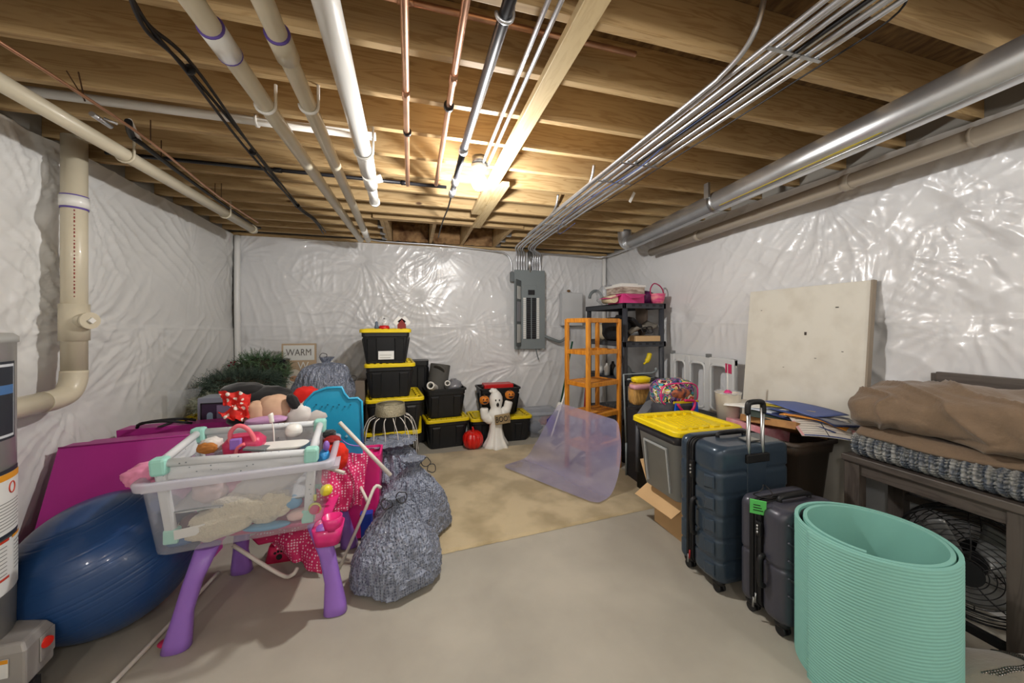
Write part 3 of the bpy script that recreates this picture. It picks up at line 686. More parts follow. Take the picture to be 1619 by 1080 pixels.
# snow globe and birdhouse on the top tote
zt = 4*(HT+.012)+.002
t = thing('snow_globe', 'glass snow globe with red base on the topmost tote', 'snow globe', (xc-.06,4.26,zt-.006))
part('base', MB().lathe([(.055,0),(.06,.01),(.055,.03),(.045,.04)],20), redg, t)
part('globe', MB().ball((0,0,.088),.064,24,16), M('glass',(245,248,250),.02,alpha=.22,coat=1.0), t)
part('figure', MB().ball((0,0,.062),(.02,.018,.024),12,8).ball((0,0,.098),(.014,.014,.014),10,8), wht, t)
part('figure_hat', MB().lathe([(.016,.108),(.016,.11),(.009,.111),(.008,.126)],12), blkp, t)
t = thing('birdhouse', 'small red wooden house ornament with white roof on the topmost tote', 'ornament', (xc+.13,4.24,zt-.006))
part('walls', MB().plate([(-.045,0),(.045,0),(.045,.05),(0,.11),(-.045,.05)], .08), ('barn_red',(130,44,38),.7), t)
part('roof', MB().beam((-.006,0,.118),(.058,0,.040),.10,.008,up=(0,1,0)).beam((.006,0,.118),(-.058,0,.040),.10,.008,up=(0,1,0)), wht, t)
for i,(dx,cl,lb) in enumerate(((-.115,(90,104,120),'tiny grey blue figurine beside the snow globe'),)):
    single('figurine', MB().lathe([(.022,0),(.024,.02),(.014,.05),(.016,.07),(.0,.085)],14,(xc+dx-.02,4.22,zt-.002)), ('figurine%d'%i,cl,.6), lb, 'ornament')

# wire framed glitter hoop hanging over the bag (lit ornament)
gl = M('glitter_gold', (150,142,118), .35, .6, bump=.8, bscale=160); wr = M('white_wire', (206,200,190), .45)
t = thing('wire_jellyfish', 'gold glitter ring with curving white wires standing on the grey bags', 'ornament', (-.185,3.30,.47))
part('ring', MB().lathe([(.128,.29),(.118,.385),(.110,.385),(.12,.29)], 32, caps=False), gl, t)
part('ring_top', MB().lathe([(.115,.38),(.02,.39)],24), gl, t)
for k in range(14):
    a = 2*PI*k/14
    part('wire', MB().tube([(.13*math.cos(a),.13*math.sin(a),.28),(.18*math.cos(a),.17*math.sin(a),.25),(.22*math.cos(a+.1),.20*math.sin(a+.1),.14),(.235*math.cos(a+.1),.21*math.sin(a+.1),-.06)], .0035, 5, smooth_path=5), wr, t)
single('crystal_ornament', MB().lathe([(.01,0),(.07,.05),(.05,.10),(.015,.16),(0,.165)],7,(-.49,3.45,.56),smooth=False), M('crystal',(200,206,214),.05,alpha=.6), 'faceted clear plastic ornament left of the glitter ring', 'ornament')

# red pumpkin and ghost
def pump_fn(n, dep=.10): return lambda a, z: 1-dep*abs(math.cos(n*a/2))**6
t = thing('red_pumpkin', 'glossy red plastic pumpkin standing left of the ghost', 'pumpkin', (.73,4.46,0))
R = []
pf = pump_fn(10)
prof = [(.055,.0),(.09,.015),(.118,.05),(.13,.10),(.126,.15),(.105,.19),(.07,.212),(.03,.215)]
part('shell', MB().lathe(prof, 60, fn=pf), M('pumpkin_red',(204,26,20),.25,coat=.4), t)
part('stem', MB().tube([(0,0,.20),(.002,0,.235),(-.006,0,.265)], .016, 10, r1=.010, smooth_path=3), MATS['pumpkin_red'], t)
part('eye', MB().tube([(.05+.022*math.cos(a), -.112+.010*math.sin(a)**2, .145+.022*math.sin(a)) for a in [2*PI*k/16 for k in range(16)]], .004, 6, closed=True), MATS['pumpkin_red'], t)
ghw = M('ghost_white', (228,226,220), .55); jor = M('pumpkin_orange', (206,120,34), .5); ink = M('ink_black', (24,22,24), .6)
t = thing('ghost_figure', 'white ghost figure holding two jack o lanterns and a BOO sign', 'halloween figure', (1.02,4.44,0))
def robe(a, z): return 1+(.10*math.sin(7*a+1)+.05*math.sin(13*a))*max(0, 1-z/.35)
part('robe', MB().lathe([(.155,0),(.165,.012),(.14,.05),(.105,.12),(.082,.22),(.080,.30),(.098,.37),(.105,.42),(.085,.46),(.066,.49),(.078,.54),(.086,.58),(.082,.63),(.062,.67),(.035,.70),(.01,.715)], 48, fn=robe), ghw, t)
part('hood_tip', MB().tube([(-.01,0,.68),(-.035,0,.705),(-.062,0,.705),(-.078,0,.69)], [.045,.034,.022,.008], 12, smooth_path=4), ghw, t)
for s, zt_ in ((-1,.55),(1,.59)):
    part('arm', MB().tube([(s*.05,0,.36),(s*.11,-.01,.37),(s*.15,-.02,.42),(s*.155,-.02,.50 if s<0 else .55)] if s<0 else [(.05,0,.40),(.10,-.01,.43),(.14,-.02,.48),(.165,-.02,.57)], [.07,.06,.052,.042], 14, smooth_path=5), ghw, t)
    part('sleeve', MB().tube([(s*.12,-.01,.40),(s*.12,-.01,.36),(s*.125,-.01,.32)], [.055,.05,.01], 12, smooth_path=3), ghw, t)
    pz = .605 if s < 0 else .655; pxx = -.155 if s < 0 else .175
    pk = part('pumpkin', MB().lathe([(r*.48, z*.46-.055) for r, z in prof], 40, (pxx,-.025,pz), fn=pf), jor, t)
    f = MB()
    for e in (-1, 1): f.plate([(pxx+e*.022-.011, pz+.008),(pxx+e*.022+.011, pz+.008),(pxx+e*.022, pz+.028)], .006, Matrix.Translation((0,-.088,0)))
    f.plate([(pxx-.035,pz-.006),(pxx-.018,pz-.014),(pxx,-.010+pz),(pxx+.018,pz-.014),(pxx+.035,pz-.006),(pxx+.02,pz-.030),(pxx,pz-.034),(pxx-.02,pz-.030)], .006, Matrix.Translation((0,-.088,0)))
    part('carved_face', f, ink, pk, kind='stuff'); part('stalk', MB().tube([(pxx,-.025,pz+.042),(pxx+.004,-.025,pz+.06)], .008, 8), M('stalk',(96,70,30),.7), pk)
f = MB().ball((-.020,-.080,.600),(.009,.006,.014),10,8).ball((.026,-.082,.600),(.009,.006,.014),10,8)
part('eyes', f, ink, t, kind='stuff'); part('mouth', MB().ball((.004,-.084,.545),(.018,.008,.024),12,8), ink, t)
part('nose', MB().ball((.004,-.088,.578),(.009,.009,.009),10,8), ghw, t)
sg = part('sign', MB().box((-.098,-.006,-.062),(.098,.008,.062)), M('sign_wood',(150,128,92),.7,var=.12,scale=20), t, at=(.055,-.125,.375), bev=.008); sg.rotation_euler = (0,-.10,0)
text_mesh('lettering', 'BOO!', .098, ink, sg, (-.002,-.010,.0), (PI/2,0,0), .002, sx=.74)

# ================================================================ RUG
rugm = M('rug_tan', (206,186,146), .95, col2=(172,152,112), scale=2.6, thr=(.42,.58), bump=.9, bscale=220, detail=8, sheen=.3)
rg = MB(); r0, r1, r2, r3 = Vector((-.25,2.40,0)), Vector((2.16,2.60,0)), Vector((2.14,4.40,0)), Vector((-.25,4.36,0))
def rugf(u, v):
    p = r0.lerp(r1, u).lerp(r3.lerp(r2, u), v); e = min(u, 1-u, v, 1-v)
    return (p.x+.006*nz((u*60, v*60, 0), 1), p.y+.006*nz((u*60, v*60, 5), 1), .002 if e < 1e-6 else .014+.006*nz((p.x, p.y, 0), 3)+.003*nz((p.x, p.y, 0), 26))
rg.grid(rugf, 140, 110); single('rug', rg, rugm, 'beige plush rug lying on the concrete floor in the middle', 'rug')

# ================================================================ CLEAR FLOOR MAT, SHELVES
vin = M('vinyl_clear', (160,156,196), .14, alpha=.50, coat=.7, col2=(176,172,206), scale=3)
Pa = [H(793,737,.032), H(830,724,.04), V(846,702,3.66), V(866,666,3.48), V(885,637,3.32)]
Pb = [H(943,797,.032), H(966,782,.04), V(979,745,2.84), V(982,702,2.90), V(977,665,2.97)]
ca, cb_ = catmull(Pa, 8), catmull(Pb, 8)
def vf(u, v):
    # rounded corners: shrink along v near the ends of u
    i = v*(len(ca)-1); k = min(int(i), len(ca)-2); fr = i-k
    a = ca[k].lerp(ca[k+1], fr); b = cb_[k].lerp(cb_[k+1], fr)
    e = min(v, 1-v)*1.6; cut = .06*(1-min(1, e/.10))**2
    uu = cut+(1-2*cut)*u; p = a.lerp(b, uu)
    bow = math.sin(PI*uu)*.05*math.sin(PI*v)
    return (p.x+bow*.4, p.y+bow*.5, p.z+.006*max(0,nz(p,3)))
single('vinyl_chair_mat', MB().grid(vf, 40, 48), vin, 'transparent purple tinted vinyl mat curling up against the orange shelf', 'floor mat')
orw = wood('orange_stain', (206,134,40), (178,106,26), (218,150,56), gx=(10,10,1.6), rough=.4, knots=False)
F_, R_, L_, B_ = Vector((1.70,3.27,0)), Vector((2.15,3.43,0)), Vector((1.60,3.56,0)), Vector((2.05,3.72,0))
t = thing('orange_shelf', 'orange stained open wooden shelf unit in front of the plastic rack', 'shelf unit', tuple((F_+B_)/2))
for p in (F_, R_, L_, B_):
    q = p+(((F_+B_)/2)-p).normalized()*.0
    part('post', MB().beam(q, q+Vector((0,0,1.60)), .038, .038, up=(F_-R_).normalized()), orw, t, world=True, bev=.004)
for z in (1.585, 1.255, .925, .60, .28):
    for a, b in ((F_,R_),(R_,B_),(B_,L_),(L_,F_)):
        part('rail', MB().beam(a+Vector((0,0,z)), b+Vector((0,0,z)), .022, .045), orw, t, world=True, bev=.003)
for z in (.935, .61, .29):
    for k in range(4):
        a = L_.lerp(F_, (k+.1)/4); b = L_.lerp(F_, (k+.85)/4); c = R_+(a-F_); d_ = R_+(b-F_); zz = Vector((0,0,z))
        m_ = (a+b)/2; n_ = (c+d_)/2
        part('slat', MB().beam(m_+zz, n_+zz, (b-a).length, .012), orw, t, world=True, bev=.002)
# grey plastic rack
rk = M('rack_grey', (58,60,66), .5, var=.05)
X0, X1, Y0_, Y1_ = 2.27, 2.82, 3.52, 4.44; LV = [1.77, 1.335, .90, .46, .03]
t = thing('plastic_rack', 'tall dark grey plastic shelving rack in the right rear corner', 'shelf unit', ((X0+X1)/2, (Y0_+Y1_)/2, 0))
for x in (X0+.035, X1-.035):
    for y in (Y0_+.035, Y1_-.035): part('post', MB().tube([(x,y,0),(x,y,1.74)], .030, 16), rk, t, world=True)
for z in LV:
    s = part('shelf', MB().box((X0,Y0_,z-.045),(X1,Y0_+.03,z+.015)).box((X0,Y1_-.03,z-.045),(X1,Y1_,z+.015)).box((X0,Y0_,z-.045),(X0+.03,Y1_,z+.015)).box((X1-.03,Y0_,z-.045),(X1,Y1_,z+.015)).box((X0,Y0_,z),(X1,Y1_,z+.012)), rk, t, world=True, bev=.004, kind='stuff')
    for k in range(5): 
        x = X0+.07+.09*k+.03
        part('vent_slot', MB().box((x,Y0_-.001,z-.022),(x+.04,Y0_+.001,z+.0)), brk, s, world=True)
zt2 = 1.785
# items on the rack
pk1 = M('pink_card', (214,62,132), .5)
mb = MB().box((2.27,3.56,zt2),(2.56,3.86,zt2+.105))
t, o_ = group_thing('pink_box', 'open bright pink cardboard box on top of the rack', 'box', [('box_body', mb, pk1, dict(bev=.003)),
  ('flap', MB().add([(2.30,3.56,zt2+.105),(2.30,3.86,zt2+.105),(2.14,3.84,zt2+.06),(2.14,3.58,zt2+.05)],[(0,1,2,3)]), pk1, dict(sol=.004)),
  ('flap', MB().add([(2.30,3.56,zt2+.105),(2.58,3.56,zt2+.105),(2.42,3.44,zt2+.055),(2.31,3.45,zt2+.05)],[(0,1,2,3)]), pk1, dict(sol=.004))])
wbx = M('whitewash_box', (196,184,168), .8, col2=(126,106,96), scale=5, stretch=(2,2,9))
group_thing('decorative_box', 'whitewashed patterned box with white lid stacked on the pink box', 'box', [('box_body', MB().box((2.27,3.58,zt2+.11),(2.58,3.90,zt2+.19)), wbx, dict(bev=.004)), ('lid', MB().box((2.26,3.57,zt2+.185),(2.59,3.91,zt2+.212)), MATS['paper'], dict(bev=.003))])
single('white_card', MB().box((2.30,3.62,zt2+.215),(2.52,3.82,zt2+.232)), MATS['paper'], 'white card lying on the patterned box', 'card')
tanm = M('tan_paper', (206,190,158), .75)
single('rolled_paper', MB().tube([(2.20,3.60,zt2+.048),(2.22,3.85,zt2+.05)],.045,20).tube([(2.20,3.595,zt2+.048),(2.20,3.602,zt2+.048)],.03,16), tanm, 'tan rolled paper at the left end of the rack top', 'roll')
cb2 = M('clear_bag', (206,210,214), .15, alpha=.35, coat=.4)
single('plastic_bag', MB().ball((2.42,4.10,zt2+.13),(.15,.17,.13),24,14,fn=lambda d: 1+.25*nz(d,3)), cb2, 'clear plastic bag behind the boxes on the rack top', 'bag')
single('grey_hoop', MB().tube([(2.32+.09*math.cos(a),4.25,zt2+.10+.10*math.sin(a)) for a in [PI*k/12 for k in range(13)]], .02, 8), gpd, 'grey hoop standing at the left rear of the rack top', 'hoop')
bask = M('basket_pink', (206,40,120), .5, col2=(236,150,150), scale=9, stretch=(1,1,3)); baskp = M('basket_purple', (84,24,78), .5, var=.3, scale=30)
t = thing('woven_basket', 'pink woven basket with tall pink handle on the rack top', 'basket', (2.765,3.60,zt2))
def weave(a, z): return 1+.03*math.sin(12*a)*math.sin(z*180)
part('body', MB().lathe([(.062,0),(.073,.035),(.081,.07),(.090,.115),(.086,.118),(.07,.06),(.05,.01)], 36, fn=weave), bask, t)
part('handle', MB().tube([(-.088,0,.10),(-.095,0,.17),(-.05,0,.235),(.02,0,.22),(.07,0,.17),(.088,0,.10)], .007, 8, smooth_path=5), M('handle_pink',(170,24,84),.4), t)
t = thing('dark_basket', 'dark purple woven basket left of the pink basket', 'basket', (2.67,3.70,zt2))
part('body', MB().lathe([(.07,0),(.09,.05),(.10,.11),(.09,.13),(.06,.15),(.02,.16)], 36, fn=weave), baskp, t)
single('taupe_sack', MB().ball((2.80,3.95,zt2-.1),(.05,.10,.28),18,14,fn=lambda d: 1+.2*nz(d,3)), M('taupe_cloth',(132,116,104),.9), 'taupe cloth hanging at the right side of the rack top', 'cloth')
# second shelf
zs = 1.35
bkf = M('black_fabric', (26,26,28), .8, var=.15, bump=.2, bscale=90)
t, _ = group_thing('black_case', 'black folded fabric case with angular lid on the second shelf', 'case', [
   ('case_body', MB().ball((2.38,3.86,zs+.14),(.12,.20,.14),24,14,e=.55,fn=lambda d: 1+.08*nz(d,3)), bkf),
   ('case_lid', MB().box((-.15,-.14,-.02),(.15,.14,.03), Matrix.Translation((2.50,3.74,zs+.20))@Matrix.Rotation(.55,4,'Y')@Matrix.Rotation(.3,4,'Z')), bkf, dict(bev=.02))])
crd = M('cardboard', (204,168,122), .85, var=.05, scale=4)
single('cardboard_tray', MB().box((2.44,3.54,zs),(2.76,3.86,zs+.062)), crd, 'shallow brown cardboard tray on the second shelf of the rack', 'box', bev=.004)
single('grey_cushion', MB().grid(lambda u,v:(2.42+.37*u,3.62+.2*v,zs+.09+.12*u+.03*math.sin(5*u+2*v)),14,8), M('taupe_fabric',(128,122,112),.9), 'taupe fabric folded on the cardboard tray', 'cloth', sol=.04)
for k,(x,z) in enumerate(((2.60,.125),(2.66,.13))):
    single('cable_coil', MB().tube([(x+.045*math.cos(a),3.60+.012*math.sin(3*a+k),zs+z+.04*math.sin(a)) for a in [2*PI*i/20 for i in range(20)]],.006,6,closed=True), cable, ['left','right'][k]+' coil of black cable on the second shelf', 'cable')
single('tan_pouch', MB().ball((2.36,4.15,zs+.10),(.08,.1,.10),18,12,fn=lambda d:1+.2*nz(d,3)), tanm, 'tan paper pouch behind the black case on the second shelf', 'pouch')
# third shelf
zs = .915
single('banana_toy', MB().tube([(2.58,3.60,zs+.17),(2.62,3.6,zs+.20),(2.65,3.6,zs+.25),(2.66,3.6,zs+.30)], [.012,.028,.028,.008], 10, smooth_path=4), ylw, 'yellow curved plastic toy on the third shelf', 'toy')
single('white_bottle', MB().lathe([(.035,0),(.035,.10),(.02,.12),(.012,.15)],16,(2.34,4.0,zs)), wht, 'small white bottle on the third shelf behind the orange shelf', 'bottle')
single('dark_bottle', MB().lathe([(.035,0),(.035,.12),(.02,.14),(.014,.17)],16,(2.42,4.0,zs)), blkp, 'small dark bottle on the third shelf behind the orange shelf', 'bottle')
single('white_jar', MB().lathe([(.05,0),(.055,.05),(.045,.09)],16,(2.34,4.2,zs)), wht, 'round white jar at the back of the third shelf', 'jar')
single('helmet', MB().ball((2.40,3.75,zs+.06),(.10,.12,.11),20,12), gpd, 'grey rounded helmet on the third shelf', 'helmet')
zs = .475
slv = M('silver_case', (120,122,124), .35, .6, col2=(60,60,62), scale=40)
single('flat_case', MB().box((2.30,3.56,zs),(2.74,4.0,zs+.11)), slv, 'silver speckled flat case on the fourth shelf', 'case', bev=.01)
single('black_bin', MB().loft([(zs-.39,.36,.4,.04),(zs-.10,.42,.46,.04)],4,True,(2.52,3.80)), bkt, 'black bin on the bottom shelf of the rack', 'bin')

# mop and broom leaning
grn = M('green_handle', (26,84,58), .4)
t,_ = group_thing('mop', 'green handled mop with white clamp leaning beside the orange shelf', 'mop', [
  ('handle', MB().tube([V(905,540,4.4), V(886,640,4.35)], .011, 10), grn), ('clamp', MB().tube([V(886,636,4.35),V(883,650,4.34)], [.03,.05], 8).tube([V(878,648,4.3),V(893,648,4.3)],.014,8), pvcw),
  ('lower_handle', MB().tube([V(884,650,4.34),V(876,722,4.2)], .016, 10), gpd), ('mop_head', MB().ball(V(873,668,4.15)+Vector((0,0,-.04)),(.07,.04,.12),18,10,fn=lambda d:1+.3*nz(d,5)), M('purple_mop',(60,44,130),.8))])
single('broom_pole', MB().tube([V(900,600,4.1), V(872,690,3.95)], .011, 10), pvcw, 'white pole leaning in front of the green mop', 'pole')
single('red_pole', MB().tube([V(930,560,4.2), V(921,700,4.1)], .014, 10), M('red_dull',(150,40,36),.5), 'red pole standing behind the orange shelf', 'pole')
# ================================================================ SHARED SOFT SHAPES
def bag_mat(name, base, dark):
    m = bpy.data.materials.new(name); m.use_nodes = True; MATS[name] = m
    N = m.node_tree.nodes; L = m.node_tree.links; b = N['Principled BSDF']; b.inputs['Roughness'].default_value = .38; b.inputs['Coat Weight'].default_value = .3
    tc = N.new('ShaderNodeTexCoord'); wv = N.new('ShaderNodeTexNoise'); wv.inputs['Scale'].default_value = 5
    L.new(tc.outputs['Object'], wv.inputs['Vector'])
    mxv = N.new('ShaderNodeMix'); mxv.data_type = 'VECTOR'; mxv.inputs['Factor'].default_value = .06
    L.new(tc.outputs['Object'], mxv.inputs['A']); L.new(wv.outputs['Color'], mxv.inputs['B'])
    v = N.new('ShaderNodeTexVoronoi'); v.inputs['Scale'].default_value = 72; v.inputs['Randomness'].default_value = .12
    L.new(mxv.outputs['Result'], v.inputs['Vector'])
    r = N.new('ShaderNodeValToRGB'); r.color_ramp.elements[0].position = .30; r.color_ramp.elements[1].position = .46
    r.color_ramp.elements[0].color = lin(dark); r.color_ramp.elements[1].color = lin(base)
    L.new(v.outputs['Distance'], r.inputs['Fac']); L.new(r.outputs['Color'], b.inputs['Base Color'])
    n2 = N.new('ShaderNodeTexNoise'); n2.inputs['Scale'].default_value = 15; n2.inputs['Detail'].default_value = 5; n2.inputs['Distortion'].default_value = 1.2
    mp = N.new('ShaderNodeMapping'); mp.inputs['Scale'].default_value = (1,1,.45); L.new(tc.outputs['Object'], mp.inputs['Vector']); L.new(mp.outputs[0], n2.inputs['Vector'])
    bp = N.new('ShaderNodeBump'); bp.inputs['Strength'].default_value = .9; bp.inputs['Distance'].default_value = .045
    sb = N.new('ShaderNodeMath'); sb.operation = 'SUBTRACT'; sb.inputs[1].default_value = .5; L.new(n2.outputs['Fac'], sb.inputs[0])
    ab = N.new('ShaderNodeMath'); ab.operation = 'ABSOLUTE'; L.new(sb.outputs[0], ab.inputs[0])
    pw = N.new('ShaderNodeMath'); pw.operation = 'POWER'; pw.inputs[1].default_value = .6; L.new(ab.outputs[0], pw.inputs[0])
    L.new(pw.outputs[0], bp.inputs['Height']); L.new(bp.outputs['Normal'], b.inputs['Normal'])
    return m
bagm = bag_mat('bag_silver_blue', (142,149,166), (96,103,122))
def ridge(p, s, o): return 1-abs(noise.noise(Vector((p[0]*s+o, p[1]*s-o, p[2]*s+2*o))))*2
def bag_mesh(rx, ry, h, seed, lean=(0,0), squash=.78, neck=.10):
    mb = MB(); nyy, seg = 150, 210; R = []
    for j in range(nyy+1):
        t = j/nyy; ring = []
        if t < .08: rr = .62+.38*math.sin(t/.08*PI/2)
        elif t < .88:
            q = (t-.08)/.80; rr = neck+(1-neck)*(1-q**1.9)**(squash+.25)
        else: rr = neck*(1+.9*max(0,(t-.91))/.09)
        z = h*t
        for k in range(seg):
            a = 2*PI*k/seg; ca_, sa_ = math.cos(a), math.sin(a)
            p = (ca_*.5, sa_*.5, t*1.2)
            lump = .16*noise.noise(Vector((p[0]*2.2+seed, p[1]*2.2, p[2]*2.4+seed)))
            pl = max(0, (t-.45)/.55); pleat = pl*.13*math.sin(a*23+seed+2*noise.noise(Vector((ca_*2,sa_*2,seed))))*(1-.6*max(0,(t-.8)/.2))
            cr = .034*(max(0,ridge((ca_*rx*4, sa_*ry*4, z*2.2+.35*math.sin(a)), 3.2, seed))**3)+.026*max(0,ridge((ca_*rx*9, sa_*ry*9, z*5), 3.0, seed+3))**2+.018*max(0,ridge((ca_*rx*20, sa_*ry*20, z*11), 3.0, seed+8))**2
            q = rr*(1+lump+pleat)+cr*min(1, rr*2)
            ring.append((rx*q*ca_+lean[0]*t*t, ry*q*sa_+lean[1]*t*t, z+.012*noise.noise(Vector((ca_*3,sa_*3,z*6+seed)))*(1 if 0.02<t<1 else 0)))
        R.append(ring)
    mb.rings(R, True); return mb
def drawstring(c, s=1.0, seed=0):
    rnd = random.Random(seed); mb = MB()
    pts = [Vector(c)+Vector((.05*s*math.cos(a)*(1+.3*rnd.random()), .03*s*math.sin(a), .05*s*math.sin(a*1.0)+.02*s*rnd.random())) for a in [2*PI*k/9 for k in range(9)]]
    return mb.tube(pts, .006*s, 8, smooth_path=4, closed=True)
def trash_bag(label, loc, rx, ry, h, seed, lean=(0,0), rz=0, strings=((0,0,0),), squash=.78, neck=.12):
    t = thing('drawstring_bag', label, 'bag', loc, rz)
    part('sack', bag_mesh(rx, ry, h, seed, lean, squash, neck), bagm, t)
    part('tie_cord', MB().tube([(lean[0]*.85+.1*rx*1.3*math.cos(a), lean[1]*.85+.13*ry*math.sin(a), h*.955) for a in [2*PI*k/14 for k in range(14)]], .008, 8, closed=True), cable, t)
    for i, (x, y, z) in enumerate(strings): part('drawstring', drawstring((lean[0]*.85+x, lean[1]*.85+y, h*.94+z), .55, seed+i), cable, t)
    return t
trash_bag('patterned silvery blue drawstring bag in front, slumped low on the concrete', (-.085,2.31,0), .262, .245, .50, 1.7, lean=(-.02,-.0), strings=((.02,-.05,0.02),(-.06,-.03,.0)), rz=.4)
trash_bag('patterned drawstring bag with large cord loop, middle one of the floor bags', (-.01,2.76,0), .275, .22, .555, 5.1, lean=(.02,-.02), strings=((.09,-.03,.0),(.13,-.02,-.05)), neck=.16)
trash_bag('patterned drawstring bag under the glitter ring, farthest of the floor bags', (-.175,3.12,0), .245, .21, .585, 9.4, strings=((.02,-.06,-.02),), neck=.45, squash=.05)
bt = tote('black tote with yellow lid hidden under the lifted bag on the left', .56, .46, .36, (-.98,4.15,0), 0)
single('cardboard_box', MB().box((-1.22,3.95,.374),(-.52,4.45,.66)).box((-.60,4.20,.66),(-.50,4.44,.93)), M('taupe_box',(120,108,96),.8), 'dull brown box behind the blue castle piece carrying a bag', 'box', bev=.005)
trash_bag('patterned drawstring bag lifted high on the boxes beside the WARM sign', (-.90,4.12,.665), .30, .24, .54, 13.3, lean=(.04,0), strings=((-.02,-.02,.04),(.27,-.05,-.20)), squash=.1, neck=.12)

# ================================================================ BLUE EXERCISE BALL, MAGENTA MATS, HEATER
def groove(d): return 1.0
bb = MB(); R = []; rb = .352; sq = .93
for j in range(261):
    b = -PI/2+PI*j/260; ring = []
    for k in range(96):
        a = 2*PI*k/96; g = 0
        zz = math.sin(b)
        if abs(zz) < .86: g = -.0036*max(0, 1-abs(((zz*13.5) % 1.0)-.5)/.055) if True else 0
        r_ = rb*(1+g/rb); ring.append((r_*max(math.cos(b),.01)*math.cos(a), r_*max(math.cos(b),.01)*math.sin(a), r_*math.sin(b)))
    R.append(ring)
bb.rings(R, True)
Tb = Matrix.Rotation(-.30, 4, 'Y') @ Matrix.Rotation(.12, 4, 'X')
bb.v = [tuple(Vector(((Tb @ Vector(v)).x, (Tb @ Vector(v)).y, max(-rb*sq, (Tb @ Vector(v)).z*sq)+rb*sq)) + Vector((-1.495,2.335,0))) for v in bb.v]
single('exercise_ball', bb, M('ball_blue',(34,68,116),.32,var=.06,scale=3,coat=.15), 'big dark blue ribbed exercise ball on the floor beside the water heater', 'exercise ball')
mag = M('magenta_vinyl', (172,44,134), .42, var=.04, scale=3, bump=.06, bscale=6)
def slab(TL, TR, BR, BL, th, bulge=.01):
    TL, TR, BR, BL = map(Vector, (TL, TR, BR, BL)); n = Vector((0, th, 0)); mb = MB()
    def f(u, v): p = BL.lerp(BR, u).lerp(TL.lerp(TR, u), v); return p-Vector((0, bulge*math.sin(PI*u)*math.sin(PI*v), 0))
    nu, nv = 14, 10; front = [[f(i/nu, j/nv) for i in range(nu+1)] for j in range(nv+1)]
    per = [front[0][i] for i in range(nu+1)]+[front[j][nu] for j in range(1, nv+1)]+[front[nv][i] for i in range(nu-1, -1, -1)]+[front[j][0] for j in range(nv-1, 0, -1)]
    mb.grid(lambda u, v: f(u, v), nu, nv); mb.grid(lambda u, v: f(1-u, v)+n, nu, nv)
    m = len(per); b0 = len(mb.v); mb.v += [tuple(p) for p in per]+[tuple(p+n) for p in per]
    for i in range(m): mb.f.append((b0+i, b0+i+m, b0+(i+1) % m+m, b0+(i+1) % m)); mb.sm.append(False)
    return mb
t, _ = group_thing('folding_mat', 'large magenta folded gym mat with slanted side behind the blue ball', 'gym mat', [
   ('panel', slab((-2.03,2.78,.80),(-1.30,2.90,.80),(-1.26,2.82,0),(-1.97,2.42,0), .10, .02), mag),
   ('panel', slab((-2.00,2.90,.785),(-1.34,3.01,.785),(-1.30,2.99,0),(-2.0,2.90,0), .09), mag),
   ('seam', MB().tube([(-2.03,2.78,.802),(-1.30,2.90,.802)], .005, 6), mag)])
t, _ = group_thing('folding_mat', 'second magenta gym mat with black carry straps behind the large one', 'gym mat', [
   ('panel', slab((-1.97,3.12,.805),(-1.22,3.22,.805),(-1.22,3.22,0),(-1.93,3.12,0), .13), mag),
   ('strap', MB().tube([(-1.86,3.13,.815),(-1.80,3.08,.855),(-1.66,3.09,.855),(-1.56,3.17,.815)], .010, 6, smooth_path=5), bkf),
   ('strap', MB().tube([(-1.90,3.2,.815),(-1.80,3.16,.845),(-1.66,3.2,.845),(-1.58,3.26,.815)], .010, 6, smooth_path=5), bkf),
   ('strap', MB().box((-1.75,3.14,.806),(-1.715,3.26,.811)), bkf)])
hm_ = M('heater_grey', (164,164,160), .38, coat=.3); lbw = M('sticker_white', (222,222,218), .5); orl = M('sticker_orange', (222,150,36), .5); rdl = M('sticker_red', (192,60,36), .5)
hx, hy, hr = -1.80, 1.86, .25
t = thing('water_heater', 'tall light grey water heater cut off by the left frame edge', 'water heater', (hx,hy,0))
part('tank', MB().lathe([(hr,.26),(hr,1.46),(hr+.006,1.462),(hr+.006,1.485),(hr-.01,1.50),(.02,1.51)], 64), hm_, t)
part('seam_ring', MB().lathe([(hr+.002,.26),(hr+.008,.262),(hr+.008,.28),(hr+.002,.282)], 64, caps=False), hm_, t)
part('lower_jacket', MB().lathe([(hr-.012,0),(hr-.012,.258)], 64), blkp, t)
def curved(a0, a1, z0, z1, r, n=18):
    mb = MB(); mb.grid(lambda u, v: (r*math.cos(a0+(a1-a0)*u), r*math.sin(a0+(a1-a0)*u), z0+(z1-z0)*v), n, 1); return mb
av = math.atan2(-hy, -hx)    # direction to the camera
hz = lambda py: 1.53+(515-py)*(2.50)/965.7
a_r = av+1.45; 
def sticker(a0, a1, z0, z1, m, k, par): return part('sticker', curved(av+a0, av+a1, z0, z1, hr+.0015+.0009*k), m, par)
ds = M('sticker_dark', (42,46,54), .5)
s1 = sticker(.2, 1.22, hz(690), hz(570), ds, 0, t); 
part('sticker_line', curved(av+.25, av+1.17, hz(686), hz(574), hr+.0030), M('sticker_line_white',(200,204,208),.5), s1); part('sticker_field', curved(av+.28, av+1.15, hz(682), hz(578), hr+.0036), ds, s1)
part('sticker_band', curved(av+.3, av+1.14, hz(620), hz(606), hr+.0042), M('sticker_blue',(70,110,160),.5), s1)
s2 = sticker(.15, 1.45, hz(840), hz(736), ds, 0, t); part('sticker_field', curved(av+.2, av+1.40, hz(834), hz(742), hr+.003), lbw, s2); part('sticker_band', curved(av+.2, av+1.40, hz(752), hz(742), hr+.0038), orl, s2)
